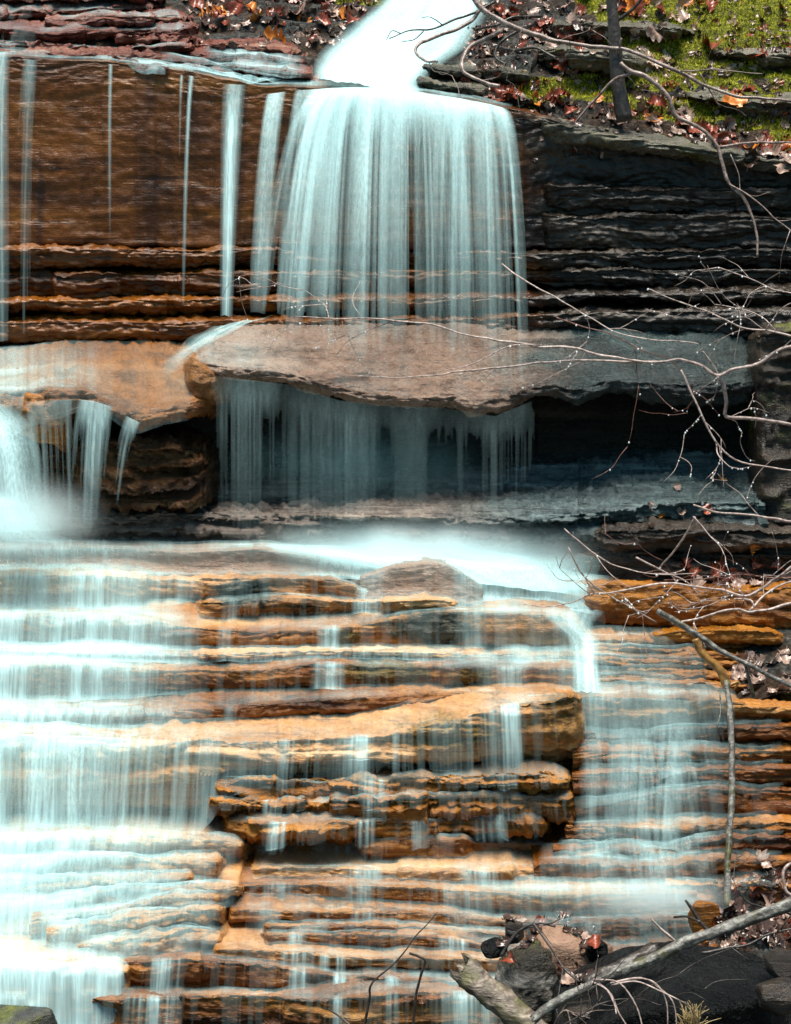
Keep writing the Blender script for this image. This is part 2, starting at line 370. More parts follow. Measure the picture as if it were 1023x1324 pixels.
GAIN = {'thin veiled cascade spreading down the thin beds from the pool': 0.7, 'thin teal veil of drips hanging from the slab edge across the dark recess': 0.36, 'thin broken veils trickling over the brown steps in the middle': 1.0}
_fseed = [100]
OFF = {'wide white cascade pouring over the steps in broad bright bands': 0.008, 'thin veiled cascade spreading down the thin beds from the pool': 0.014}
def film(parent, ly, tread, riser, off=0.016, name='water_sheet', lo=0.15, sharp=1.0, foot=1.0, win=None, drop=0.0, thr=0.02, skirt=0.0):
    """Water that slides over a layer's tread and falls free from its lip to its foot."""
    _fseed[0] += 1; s = _fseed[0]
    off = off + OFF.get(parent.get('label'), 0)
    x0 = ly['px'][0] if min(tread[0][0], riser[0][0]) <= -60 else max(ly['px'][0], min(tread[0][0], riser[0][0])); x1 = min(ly['px'][-1], max(tread[-1][0], riser[-1][0]))
    if x1 - x0 < 4: return None
    px = np.arange(float(x0), x1, 1.0)
    V0 = gauss1(ly['V'], 2.0); V0 = gauss1(V0.transpose(1, 0, 2), 1.0).transpose(1, 0, 2)
    jK, jT, jB = ly['jK'], ly['jT'], ly['jB']
    V0 = V0[:, jK - 1:jB + 1]; jt = jT - jK + 1
    V = np.stack([np.stack([np.interp(px, ly['px'], V0[:, j, c]) for c in range(3)], -1) for j in range(V0.shape[1])], 1)
    nj = V.shape[1]; jj = np.arange(nj)
    V[:, :jt + 1, 2] += off; V[:, :jt + 1, 1] -= off * 0.3
    y = V[:, :, 1]; y[:, jt:] = np.minimum.accumulate(y[:, jt:], 1) - off - 0.02 * np.sqrt(np.clip((jj[jt:] - jt) / max(1, nj - jt - 1), 0, 1))
    if drop: V[:, jt:, 2] -= drop * ((jj[jt:] - jt) / (nj - jt - 1.0)) ** 2
    dT, dR = curve(tread, px), curve(riser, px)
    st = streak(px, s, lo, sharp); st2 = streak(px, s + 7, 0.45, 0.8)
    xx = np.broadcast_to(px[:, None], (len(px), nj)); jb = np.broadcast_to(jj[None], xx.shape).astype(float)
    flow = 0.72 + 0.55 * fbm(np.stack([xx / 70.0, jb / 5.0, xx * 0 + s], -1), 2, s)
    t = np.clip(jb / max(jt, 1), 0, 1); r = np.clip((jb - jt) / max(1, nj - 1 - jt), 0, 1)
    aT = dT[:, None] * np.clip(flow, 0.2, 1.3) * (0.45 + 0.55 * sst(0.0, 0.6, t)) * st2[:, None]
    aR = dR[:, None] * (st[:, None] * (1 - 0.25 * r)) * (0.85 + 0.3 * fbm(np.stack([xx / 9.0, jb / 14.0, xx * 0], -1), 2, s + 3))
    aR = aR * (1 + 0.45 * sst(0.45, 0.0, r) + (0.75 if foot > 0 else 1.1) * foot * sst(0.45, 1.0, r))
    k = sst(-2.0, 2.0, jb - jt)
    g_ = GAIN.get(parent.get('label'), 0.9)
    D = np.clip(aT * g_ * (1 - k) + aR * g_ * g_ * k, 0, 0.97)
    edge = np.ones_like(px) if px[0] <= -60 else sst(0, 30 + 8 * n1(px / 9.0, s), px - px[0])
    if px[-1] < 1085: edge = edge * sst(0, 26, px[-1] - px)
    D = D * edge[:, None]
    Fk = (D[:-1, :-1] + D[1:, :-1] + D[:-1, 1:] + D[1:, 1:]) / 4 > thr
    if Fk.sum() < 10: return None
    F = grid_faces(len(px), nj, Fk); VV, F, DD = compact(V.reshape(-1, 3), F, D.ravel())
    return mesh_obj(name, VV, F, M_water, parent, dens=DD)

def fall(parent, top, bot, dens, along=((0, 1), (1, 0.5)), name='water_curtain', arc=0.35, nv=48, lo=0.1, sharp=1.0, seed=None, thr=0.03, edge=8, step=1.0, fan=1.0):
    """Free-falling water: starts along the polyline TOP (px, py, Y), lands along BOT (same count of points)."""
    _fseed[0] += 1; s = seed or _fseed[0]
    n = int(max(top[-1][0] - top[0][0], bot[-1][0] - bot[0][0]) / step) + 2
    u = np.linspace(0, 1, n); ku = np.linspace(0, 1, len(top))
    g = lambda L, c: np.interp(u, ku, [q[c] for q in L])
    A = np.stack([g(top, 0), g(top, 1), g(top, 2)], -1); B = np.stack([g(bot, 0), g(bot, 1), g(bot, 2)], -1)
    B[:, 1] += 5 * n1(u * n / 30.0, s + 5)
    PA, PB = P(A[:, 0], A[:, 1], A[:, 2]), P(B[:, 0], B[:, 1], B[:, 2])
    v = np.linspace(0, 1, nv); tt = v ** 0.75
    V = np.zeros((n, nv, 3))
    for k in range(nv):
        t = tt[k]
        V[:, k, 0] = PA[:, 0] + (PB[:, 0] - PA[:, 0]) * t ** fan; V[:, k, 1] = PA[:, 1] + (PB[:, 1] - PA[:, 1]) * t
        V[:, k, 2] = PA[:, 2] + (PB[:, 2] - PA[:, 2]) * (arc * t + (1 - arc) * t * t)
    V[:, :, 1] += (0.03 * n1(u * n / 14.0, s + 11))[:, None] * tt[None]
    st = streak(u * n, s, lo, sharp); st2 = streak(u * n * 1.3, s + 77, 0.4, 0.8)
    d = np.interp(u, [q[0] for q in dens], [q[1] for q in dens])
    al = np.interp(v, [q[0] for q in along], [q[1] for q in along])
    mixv = sst(0.0, 0.35, v)
    D = d[:, None] * al[None] * ((0.55 + 0.45 * st2)[:, None] * (1 - mixv)[None] + st[:, None] * mixv[None])
    uu, vv = np.meshgrid(u * n, v, indexing='ij')
    D *= 0.85 + 0.35 * fbm(np.stack([uu / 12.0, vv * 3.0, uu * 0], -1), 2, s + 31)
    if edge:
        e_ = min(0.45, edge / n) * (1 + 0.8 * (vv ** 0.8)) * (1 + 0.5 * fbm(np.stack([uu / 40.0, vv * 2.0, uu * 0], -1), 2, s + 8))
        D *= sst(0, 1, uu / n / e_) * sst(0, 1, (1 - uu / n) / e_)
    D = np.clip(D, 0, 0.97)
    Fk = (D[:-1, :-1] + D[1:, :-1] + D[:-1, 1:] + D[1:, 1:]) / 4 > thr
    F = grid_faces(n, nv, Fk); VV, F, DD = compact(V.reshape(-1, 3), F, D.ravel())
    return mesh_obj(name, VV, F, M_water, parent, dens=DD)
def base_of(px, py, Y): return tuple(P(px, py, Y).tolist())

# ================================================================== ROCK
# ---- upper cliff
cliff = empty('cliff', base_of(511, 440, 0), 'tall brown cliff face, darker on one half, that the waterfall drops over', 'cliff')
LIP = [(-60, 70, 0.02), (100, 78, 0.0), (200, 85, 0.0), (290, 102, -0.02), (340, 112, -0.04), (420, 113, -0.12), (540, 121, -0.12), (600, 128, -0.1),
       (665, 142, -0.06), (700, 150, -0.02), (760, 168, -0.02), (870, 182, 0.0), (1000, 204, 0.0), (1090, 214, 0.0)]
U1 = layer(cliff, [(a, b, curve([(-60, 318), (640, 322), (1090, 318)], a), y, 10) for a, b, y in LIP], M_face, under=0.06, nose=0.12, bulge=0.0, amp=0.013, block=0.012, depth=0.4, nr=120, strat=3.2, wob=3, fineamp=0.006, ampx=lambda q: 1 + 1.4 * sst(640, 740, q))
layer(cliff, [(676, 236, 268, 0.03, 4), (720, 240, 270, -0.05, 5), (900, 246, 276, -0.06, 5), (1090, 244, 272, -0.06, 5)], M_face, under=0.05, depth=0.15, amp=0.04, block=0.03, strat=9, endl=40, nr=30)
layer(cliff, [(676, 276, 322, 0.02, 4), (740, 280, 322, -0.07, 5), (870, 276, 322, -0.09, 6), (1090, 284, 320, -0.08, 5)], M_face, under=0.07, depth=0.15, amp=0.045, block=0.04, strat=9, endl=40, nr=36)
U2 = layer(cliff, [(-60, 321, 347, -0.05, 5), (300, 322, 346, -0.03, 5), (640, 326, 345, -0.05, 6), (700, 328, 345, -0.1, 7), (1090, 322, 344, -0.1, 7)], M_face, under=0.08, depth=0.15, amp=0.04, block=0.03, strat=14)
U3 = layer(cliff, [(-60, 352, 387, -0.06, 5), (300, 354, 384, -0.03, 6), (640, 350, 372, -0.06, 5), (1090, 348, 370, -0.12, 6)], M_face, under=0.08, depth=0.15, amp=0.04, strat=12)
U4 = layer(cliff, [(-60, 391, 406, -0.14, 5), (200, 388, 404, -0.14, 6), (640, 386, 402, -0.14, 12), (760, 381, 392, -0.2, 8), (1090, 376, 392, -0.2, 9)], M_face, under=0.1, depth=0.15, amp=0.035, strat=14)
U5 = layer(cliff, [(-60, 417, 445, -0.2, 8), (240, 415, 440, -0.2, 8), (640, 412, 440, -0.22, 8), (760, 402, 430, -0.24, 8), (1090, 402, 440, -0.24, 8)], M_face, under=0.06, depth=0.15, amp=0.03)
layer(cliff, [(684, 150, 166, -0.06, 6), (720, 160, 178, -0.14, 8), (790, 174, 190, -0.17, 9), (870, 186, 202, -0.17, 9), (1000, 208, 222, -0.15, 8), (1090, 216, 232, -0.15, 8)], M_brow, name='rock_brow', under=0.08, depth=0.3, amp=0.04, block=0.03, endl=20, strat=14, wob=4)
# ---- rock above the lip, left
crest = empty('rock_outcrop', base_of(130, 75, 0.5), 'reddish thin layered outcrop with white wet tops above the cliff edge', 'rock outcrop')
kw = dict(amp=0.06, block=0.09, endr=14, strat=22, fineamp=0.02, wob=4, under=0.14)
Va0 = layer(crest, [(-60, -4, 6, 1.0, 12), (60, -2, 6, 1.0, 10), (160, -6, 4, 1.0, 10), (215, 0, 6, 1.0, 10)], M_red, depth=0.4, **kw)
Va = layer(crest, [(-60, 16, 28, 0.86, 16), (75, 14, 27, 0.85, 14), (140, 10, 20, 0.85, 12), (208, 8, 18, 0.92, 10)], M_red, depth=0.3, **kw)
Vab = layer(crest, [(60, 24, 34, 0.74, 6), (130, 22, 32, 0.72, 6), (212, 20, 34, 0.76, 8), (248, 24, 32, 0.82, 8)], M_red, depth=0.2, **kw)
Vb = layer(crest, [(-60, 33, 48, 0.64, 8), (80, 42, 58, 0.6, 14), (150, 40, 54, 0.6, 10), (230, 38, 50, 0.66, 8), (256, 36, 48, 0.72, 8)], M_red, depth=0.25, **kw)
Vbc = layer(crest, [(150, 49, 56, 0.5, 4), (210, 48, 58, 0.5, 5), (262, 50, 60, 0.52, 6)], M_red, depth=0.15, **kw)
Vc = layer(crest, [(-60, 52, 64, 0.42, 6), (60, 58, 68, 0.4, 5), (130, 62, 70, 0.38, 4), (200, 61, 72, 0.38, 4), (258, 58, 72, 0.42, 6)], M_red, depth=0.2, **kw)
Vd0 = layer(crest, [(252, 56, 66, 0.46, 8), (310, 58, 70, 0.42, 8), (388, 68, 80, 0.4, 10)], M_red, depth=0.2, **kw)
Vd = layer(crest, [(246, 70, 80, 0.34, 8), (330, 74, 86, 0.3, 10), (398, 80, 92, 0.3, 8)], M_red, depth=0.2, **kw)
kw['endr'] = 0
Ve0 = layer(crest, [(-60, 66, 74, 0.16, 5), (150, 70, 80, 0.16, 5), (240, 78, 88, 0.2, 8), (330, 89, 97, 0.18, 10), (405, 94, 104, 0.14, 8)], M_red, depth=0.15, **kw)
Ve = layer(crest, [(-60, 71, 78, 0.08, 4), (150, 77, 84, 0.08, 4), (255, 90, 98, 0.08, 6), (330, 102, 110, 0.06, 8), (412, 106, 116, 0.04, 8)], M_red, depth=0.12, **kw)
bs = empty('rock_outcrop', base_of(700, 130, 0.2), 'grey green bedrock steps showing through moss and leaves around the sapling', 'rock outcrop')
for rows in ([(505, 100, 114, 0.10, 6), (600, 112, 126, 0.08, 8), (700, 130, 146, 0.08, 6)], [(530, 84, 98, 0.33, 6), (620, 90, 104, 0.30, 8), (700, 98, 112, 0.32, 6)], [(680, 64, 90, 0.50, 8), (760, 66, 92, 0.46, 8), (835, 74, 92, 0.5, 8)],
             [(870, 120, 134, 0.44, 8), (960, 128, 150, 0.38, 10), (1090, 140, 166, 0.38, 10)], [(700, 32, 44, 0.9, 6), (830, 36, 48, 0.9, 6), (900, 38, 46, 0.95, 6)], [(920, 66, 80, 0.86, 6), (1000, 72, 88, 0.84, 8), (1090, 76, 92, 0.84, 8)]):
    layer(bs, rows, M_brow, depth=0.3, under=0.14, amp=0.05, block=0.07, endl=24, endr=24, strat=20, wob=5, fineamp=0.02)
# ---- left ochre shelf
shelf = empty('rock_shelf', base_of(130, 560, -0.6), 'ochre orange rounded shelf of wet rock between cliff foot and left cascade', 'rock shelf')
O1 = layer(shelf, [(-60, 508, 560, -0.85, 60), (30, 506, 560, -0.9, 56), (60, 502, 545, -0.95, 58), (105, 503, 530, -1.0, 60), (140, 517, 533, -1.0, 76), (180, 538, 556, -1.0, 98), (215, 530, 548, -0.98, 88), (250, 518, 540, -0.9, 74), (285, 512, 535, -0.7, 70)],
           M_shelf, under=0.15, nose=0.5, bulge=0.05, depth=0.7, amp=0.055, fineamp=0.02, block=0.0, rnd=5, endr=26, nt=30, strat=5)
O2 = layer(shelf, [(20, 512, 560, -0.92, 8), (45, 508, 575, -0.97, 8), (80, 516, 590, -0.9, 8), (104, 530, 590, -0.75, 6)], M_orange, under=0.1, depth=0.2, nose=0.4, bulge=0.06, endl=14, endr=16, rnd=5, amp=0.03)
# ---- recess behind, dark
recess = empty('rock_recess', base_of(600, 640, 0.2), 'shadowed rock wall set back under the overhanging slab', 'rock wall')
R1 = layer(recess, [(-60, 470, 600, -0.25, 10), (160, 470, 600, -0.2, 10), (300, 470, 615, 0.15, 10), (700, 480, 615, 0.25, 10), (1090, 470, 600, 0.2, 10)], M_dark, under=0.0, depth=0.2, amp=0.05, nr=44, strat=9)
R2 = layer(recess, [(-60, 580, 650, -0.72, 10), (100, 575, 650, -0.76, 10), (165, 568, 652, -0.86, 10), (225, 575, 655, -0.86, 12), (262, 592, 656, -0.74, 12), (285, 606, 656, -0.4, 10)], M_rug, under=0.1, depth=0.3, amp=0.11, block=0.06, nr=60, strat=10, endr=20, fineamp=0.045, step=2)
# ---- overhanging slab
slab = empty('rock_slab', base_of(600, 540, -0.6), 'broad pinkish grey slab overhanging the dark recess, turning teal grey at one end', 'rock slab')
S1 = layer(slab, [(238, 462, 492, -0.58, 18), (256, 468, 488, -0.68, 38), (300, 476, 490, -0.76, 58), (345, 480, 494, -0.78, 64), (372, 482, 496, -0.79, 65), (420, 497, 512, -0.81, 80), (480, 510, 523, -0.81, 94),
                (540, 514, 525, -0.81, 98), (585, 512, 526, -0.81, 96), (612, 520, 543, -0.84, 103), (655, 514, 536, -0.81, 100), (690, 500, 514, -0.78, 88), (718, 498, 510, -0.78, 86), (745, 506, 526, -0.78, 94),
                (790, 488, 508, -0.74, 74), (850, 496, 520, -0.71, 80), (930, 496, 522, -0.68, 80), (982, 492, 518, -0.56, 70)],
           M_slab, under=0.12, nose=0.5, bulge=0.02, depth=0.62, back=0.6, amp=0.03, block=0.008, fineamp=0.02, nt=50, nr=16, rnd=2, endl=22, endr=18, smoothpx=5)
S2 = layer(slab, [(236, 470, 525, -0.70, 14), (252, 470, 535, -0.80, 12), (270, 478, 530, -0.78, 8), (300, 488, 520, -0.6, 8)], M_shelf, name='rock_edge', under=0.2, depth=0.3, bulge=0.05, endl=12, endr=14, rnd=5, amp=0.03)
# ---- ledge under the recess
ledge = empty('rock_ledge', base_of(620, 690, -0.3), 'grey wet ledge with streaked sloping top below the dark recess', 'rock ledge', 'ledges of the stepped rock')
T0 = layer(ledge, [(-60, 628, 662, -0.4, 12), (150, 628, 658, -0.4, 12), (260, 632, 655, -0.2, 20), (440, 622, 648, -0.12, 18), (700, 612, 640, -0.1, 10), (880, 598, 640, -0.1, 8), (1000, 600, 640, -0.1, 8)], M_teal, under=0.08, depth=0.3, amp=0.045, strat=18)
T1 = layer(ledge, [(-60, 668, 705, -0.66, 14), (150, 668, 702, -0.64, 14), (300, 664, 702, -0.66, 18), (450, 666, 704, -0.78, 42), (600, 670, 706, -0.82, 56), (700, 668, 704, -0.84, 62), (800, 660, 700, -0.82, 66), (880, 648, 696, -0.76, 58), (990, 650, 700, -0.7, 50)],
           M_teal, under=0.16, depth=0.6, amp=0.10, nt=60, fineamp=0.03, strat=16, step=2)
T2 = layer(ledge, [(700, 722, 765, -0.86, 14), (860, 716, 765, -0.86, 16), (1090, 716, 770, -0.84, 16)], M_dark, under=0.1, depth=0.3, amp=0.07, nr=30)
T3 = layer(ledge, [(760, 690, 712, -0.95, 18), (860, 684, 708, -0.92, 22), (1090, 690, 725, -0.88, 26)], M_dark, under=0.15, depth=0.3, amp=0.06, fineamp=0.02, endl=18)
pil = empty('rock_buttress', base_of(1010, 700, -0.5), 'dark moss streaked upright rock at the end of the recess', 'rock buttress')
layer(pil, [(968, 438, 720, -0.62, 8), (1000, 430, 720, -0.7, 10), (1090, 420, 720, -0.75, 12)], M_mossrock, under=-0.05, depth=0.3, nr=70, amp=0.07, block=0.04, endl=16)

# ---- stepped terrace below the pool
tA = empty('rock_terrace', base_of(380, 900, -1.8), 'tan stepped sandstone terrace right below the misty pool', 'rock terrace')
A0 = layer(tA, [(-60, 708, 742, -0.98, 16), (100, 707, 742, -0.98, 16), (180, 710, 745, -0.98, 18), (250, 713, 748, -1.0, 20), (340, 710, 748, -1.05, 18), (380, 716, 748, -1.05, 22), (450, 731, 748, -1.1, 36), (530, 737, 760, -1.1, 42), (600, 745, 775, -1.1, 50), (700, 756, 785, -1.05, 60), (800, 760, 800, -1.0, 60)],
           M_pool, under=-0.04, nose=0.4, bulge=-0.02, depth=0.7, amp=0.022, block=0.0, rnd=6, nt=26, fineamp=0.008, strat=5)
A1 = layer(tA, [(-60, 744, 790, -1.16, 7), (130, 743, 790, -1.16, 7), (215, 748, 782, -1.2, 6), (245, 750, 778, -1.2, 6), (275, 748, 776, -1.2, 6), (340, 748, 776, -1.2, 7), (430, 749, 772, -1.2, 7), (470, 762, 780, -1.2, 8), (560, 770, 788, -1.2, 10)], M_step1, under=0.05, depth=0.16, amp=0.04, block=0.05)
A1b = layer(tA, [(250, 780, 800, -1.32, 7), (300, 776, 795, -1.32, 6), (380, 774, 797, -1.36, 6), (430, 776, 797, -1.34, 8), (470, 778, 792, -1.32, 8), (560, 774, 788, -1.32, 8), (600, 780, 795, -1.25, 8)], M_step1, under=0.07, depth=0.16, amp=0.05, block=0.06, endl=12, endr=12)
A2 = layer(tA, [(-60, 796, 832, -1.42, 9), (120, 798, 834, -1.42, 8), (190, 800, 838, -1.44, 14), (230, 808, 838, -1.44, 26), (280, 815, 838, -1.45, 18), (340, 818, 838, -1.45, 20), (420, 812, 834, -1.45, 18), (480, 806, 838, -1.46, 14), (530, 794, 840, -1.48, 8), (570, 790, 838, -1.5, 8), (680, 793, 835, -1.5, 8), (730, 797, 838, -1.48, 8), (765, 830, 850, -1.42, 12)],
           M_step2, under=0.05, depth=0.18, amp=0.035, block=0.03, endr=16, nr=28)
A3 = layer(tA, [(-60, 836, 846, -1.56, 9), (150, 842, 852, -1.56, 9), (250, 846, 854, -1.56, 8), (420, 842, 850, -1.56, 8), (600, 845, 852, -1.58, 8), (760, 848, 856, -1.56, 10)], M_tan, under=0.04, depth=0.14, amp=0.03)
A4 = layer(tA, [(-60, 856, 906, -1.7, 9), (100, 860, 906, -1.7, 9), (220, 866, 894, -1.7, 12), (290, 868, 894, -1.7, 14), (340, 866, 893, -1.7, 12), (400, 858, 890, -1.72, 8), (440, 857, 889, -1.72, 8), (480, 861, 889, -1.72, 10), (560, 862, 888, -1.72, 10), (650, 862, 888, -1.72, 10), (740, 862, 890, -1.7, 8), (770, 872, 892, -1.66, 8)],
           M_step4, under=0.05, depth=0.16, amp=0.03, block=0.03, nr=28, rnd=3)
A5 = layer(tA, [(-60, 918, 936, -1.92, 12), (150, 920, 938, -1.92, 14), (220, 918, 938, -1.92, 20), (280, 915, 934, -1.92, 20), (340, 910, 930, -1.92, 18), (450, 902, 924, -1.92, 14), (560, 897, 914, -1.9, 9), (640, 896, 904, -1.88, 8), (680, 896, 902, -1.86, 8)],
           M_orange, under=0.08, depth=0.22, amp=0.035, block=0.03, endr=20)
tG = empty('rock_ledge', base_of(400, 1060, -2.1), 'long tan ledge with slanting bright top and a deep shadow beneath', 'rock ledge', 'ledges of the stepped rock')
G1 = layer(tG, [(-60, 948, 1066, -2.16, 18), (150, 954, 1066, -2.16, 18), (260, 957, 1062, -2.16, 22), (300, 958, 1010, -2.18, 26), (400, 957, 1004, -2.18, 30), (470, 954, 1000, -2.2, 30), (515, 950, 1000, -2.22, 34), (545, 940, 996, -2.24, 30), (600, 927, 994, -2.26, 22), (660, 910, 990, -2.26, 10), (720, 903, 990, -2.22, 6), (758, 902, 990, -2.1, 6)],
           M_ledgeG, under=0.32, nose=0.42, bulge=0.05, depth=0.26, amp=0.045, block=0.02, nr=50, nt=22, endr=14, rnd=3, fineamp=0.016)
G0 = layer(tG, [(-60, 1000, 1085, -1.95, 10), (280, 1000, 1085, -1.95, 10), (760, 985, 1100, -1.88, 10)], M_orange, name='rock_backing', under=0, depth=0.2, nr=30, endr=8)
# ---- jagged middle
tB = empty('rock_outcrop', base_of(500, 1110, -2.2), 'jagged golden brown thin bedded outcrop with a blunt end under the long ledge', 'rock outcrop')
B1 = layer(tB, [(270, 1010, 1030, -2.2, 12), (400, 1008, 1028, -2.22, 12), (520, 1006, 1030, -2.26, 12), (640, 1002, 1024, -2.3, 12), (700, 998, 1026, -2.34, 12), (748, 1012, 1032, -2.26, 12)], M_gold, depth=0.3, under=0.1, amp=0.085, block=0.05, strat=24, fineamp=0.03, nr=30, endr=14, endl=10, step=2)
B2 = layer(tB, [(262, 1032, 1052, -2.3, 10), (330, 1034, 1052, -2.28, 10), (480, 1034, 1054, -2.3, 10), (640, 1030, 1056, -2.34, 9), (735, 1032, 1066, -2.32, 8), (752, 1036, 1066, -2.22, 6)], M_gold, depth=0.2, under=0.12, amp=0.085, block=0.06, strat=24, fineamp=0.03, nr=30, endr=14, endl=10, step=2)
B3 = layer(tB, [(285, 1060, 1080, -2.34, 10), (380, 1064, 1082, -2.38, 12), (455, 1064, 1084, -2.38, 12), (470, 1060, 1074, -2.3, 8), (680, 1058, 1078, -2.34, 8), (715, 1062, 1084, -2.26, 8)], M_gold, depth=0.2, under=0.22, amp=0.07, block=0.06, strat=20, fineamp=0.025, endr=16, endl=12, step=2)
B4 = layer(tB, [(270, 1085, 1125, -2.12, 10), (455, 1085, 1125, -2.12, 10), (470, 1084, 1124, -2.32, 8), (600, 1082, 1122, -2.34, 8), (612, 1088, 1124, -2.2, 8), (760, 1090, 1125, -2.14, 8)], M_orange, depth=0.2, amp=0.04, nr=30, block=0.03)
# ---- lower middle steps
tC = empty('rock_terrace', base_of(500, 1320, -3.0), 'orange evenly stepped terrace low in the middle above the log end', 'rock terrace')
C0 = layer(tC, [(318, 1124, 1142, -2.5, 8), (430, 1122, 1140, -2.5, 8), (520, 1126, 1143, -2.5, 8), (640, 1124, 1146, -2.5, 8), (720, 1122, 1146, -2.5, 8)], M_tan, depth=0.16, amp=0.035, block=0.04, endl=10)
C1 = layer(tC, [(296, 1144, 1168, -2.64, 8), (420, 1144, 1168, -2.66, 8), (500, 1146, 1172, -2.68, 8), (600, 1152, 1178, -2.7, 10), (700, 1156, 1188, -2.7, 12), (800, 1156, 1190, -2.68, 14), (900, 1156, 1192, -2.64, 14)], M_orange, depth=0.16, amp=0.022, block=0.015, nr=26, endl=10)
C2 = layer(tC, [(290, 1176, 1196, -2.84, 12), (400, 1178, 1192, -2.84, 12), (500, 1179, 1192, -2.84, 10), (580, 1182, 1198, -2.84, 10), (640, 1190, 1208, -2.84, 10), (700, 1198, 1222, -2.82, 10)], M_orange, depth=0.18, amp=0.022, block=0.015, endl=10)
C3 = layer(tC, [(330, 1196, 1204, -2.95, 6), (440, 1197, 1205, -2.96, 6), (540, 1199, 1207, -2.96, 7), (640, 1208, 1218, -2.95, 8), (690, 1216, 1226, -2.94, 8)], M_orange, depth=0.14, amp=0.02, block=0.02, endl=14)
C4 = layer(tC, [(330, 1208, 1224, -3.06, 6), (480, 1208, 1224, -3.06, 6), (560, 1211, 1236, -3.06, 7), (640, 1222, 1240, -3.06, 8), (720, 1228, 1240, -3.04, 8)], M_orange, depth=0.14, amp=0.025, block=0.03, endl=14)
C5 = layer(tC, [(270, 1230, 1252, -3.2, 10), (330, 1228, 1252, -3.2, 10), (400, 1232, 1260, -3.2, 10), (480, 1240, 1256, -3.2, 12), (560, 1238, 1260, -3.22, 8), (660, 1240, 1272, -3.22, 10), (720, 1246, 1276, -3.2, 10)], M_tan, depth=0.16, amp=0.035, block=0.04, endl=10)
C6 = layer(tC, [(150, 1244, 1290, -3.2, 8), (250, 1240, 1280, -3.24, 8), (340, 1246, 1284, -3.28, 8), (440, 1262, 1288, -3.32, 10), (530, 1264, 1290, -3.34, 10), (600, 1268, 1300, -3.34, 12), (720, 1272, 1320, -3.3, 12)], M_orange, depth=0.16, amp=0.04, block=0.05, nr=28)
C7 = layer(tC, [(120, 1290, 1350, -3.36, 10), (300, 1286, 1350, -3.4, 10), (400, 1292, 1350, -3.46, 12), (450, 1290, 1350, -3.5, 14), (540, 1284, 1350, -3.5, 12), (640, 1282, 1350, -3.46, 14), (760, 1290, 1350, -3.4, 14)], M_orange, depth=0.18, amp=0.05, block=0.06, nr=36)
# ---- lower left steps, mostly under white water
tD = empty('rock_terrace', base_of(150, 1320, -3.0), 'low broken steps buried under the wide white cascade', 'rock terrace')
D0 = layer(tD, [(-60, 1084, 1108, -2.46, 14), (200, 1080, 1106, -2.46, 12), (270, 1084, 1108, -2.44, 10), (325, 1090, 1112, -2.38, 8)], M_tan, depth=0.25, amp=0.045, block=0.03, endr=12)
D1 = layer(tD, [(-60, 1112, 1136, -2.58, 8), (140, 1110, 1130, -2.58, 6), (240, 1110, 1128, -2.6, 6), (296, 1112, 1142, -2.58, 6)], M_tan, depth=0.16, amp=0.05, block=0.03, endr=12)
D2 = layer(tD, [(-60, 1140, 1168, -2.7, 8), (130, 1134, 1145, -2.7, 6), (250, 1132, 1146, -2.72, 6), (258, 1140, 1150, -2.6, 6)], M_tan, depth=0.16, amp=0.05, block=0.03, endr=10)
D3 = layer(tD, [(-60, 1172, 1240, -2.86, 10), (60, 1170, 1220, -2.86, 10), (170, 1148, 1170, -2.8, 8), (316, 1146, 1156, -2.76, 6), (320, 1150, 1160, -2.7, 6)], M_tan, depth=0.18, amp=0.05, block=0.03, endr=10)
D4 = layer(tD, [(40, 1186, 1210, -2.96, 8), (140, 1176, 1200, -2.94, 8), (210, 1162, 1172, -2.88, 6), (292, 1160, 1172, -2.88, 6)], M_tan, depth=0.16, amp=0.05, block=0.03, endr=12)
D5 = layer(tD, [(60, 1206, 1246, -3.06, 8), (200, 1180, 1200, -3.0, 8), (285, 1176, 1194, -2.98, 5), (298, 1180, 1240, -2.9, 5)], M_tan, depth=0.16, amp=0.06, block=0.03, endr=12, nr=28)
D6 = layer(tD, [(100, 1222, 1250, -3.12, 8), (220, 1206, 1245, -3.08, 8), (255, 1200, 1240, -3.04, 6), (300, 1205, 1240, -2.95, 5)], M_tan, depth=0.16, amp=0.06, block=0.03, endr=12)
D7 = layer(tD, [(-60, 1250, 1350, -3.36, 16), (100, 1248, 1350, -3.36, 14), (165, 1250, 1350, -3.34, 12), (176, 1256, 1350, -3.26, 10)], M_tan, depth=0.24, amp=0.03, block=0.02, nr=36, endr=10)
# ---- right side
tE = empty('rock_ledge', base_of(900, 840, -1.3), 'bright orange ledge with a loose slab edge under the bare twigs', 'rock ledge', 'ledges of the stepped rock')
E0 = layer(tE, [(680, 754, 800, -1.0, 6), (770, 752, 806, -1.05, 6), (850, 756, 812, -1.08, 8), (900, 760, 814, -1.08, 10), (1090, 760, 818, -1.1, 12)], M_gold, depth=0.3, under=0.06, amp=0.03, nr=34, rnd=4, bulge=0.04)
E1 = layer(tE, [(832, 824, 836, -1.3, 8), (870, 818, 834, -1.34, 6), (940, 816, 832, -1.36, 5), (1000, 818, 834, -1.36, 5), (1020, 822, 836, -1.3, 5)], M_gold, depth=0.3, under=0.2, amp=0.025, endl=14, endr=14, block=0.02)
tF = empty('rock_terrace', base_of(860, 1140, -2.0), 'stack of thin orange beds beside the leaning stick, washed by thin veils', 'rock terrace')
E2 = [layer(tF, [(728, a + 2, a + 9, y, 6), (800, a, a + 8, y - 0.02, 6), (860, a + 1, a + 10, y, 5), (925, a + 4, a + 13, y + 0.05, 5), (1090, a + 10, a + 24, y + 0.2, 5)], M_orange, depth=0.16, amp=0.04, block=0.05, strat=18)
      for a, y in ((828, -1.32), (840, -1.4), (853, -1.5), (866, -1.58))]
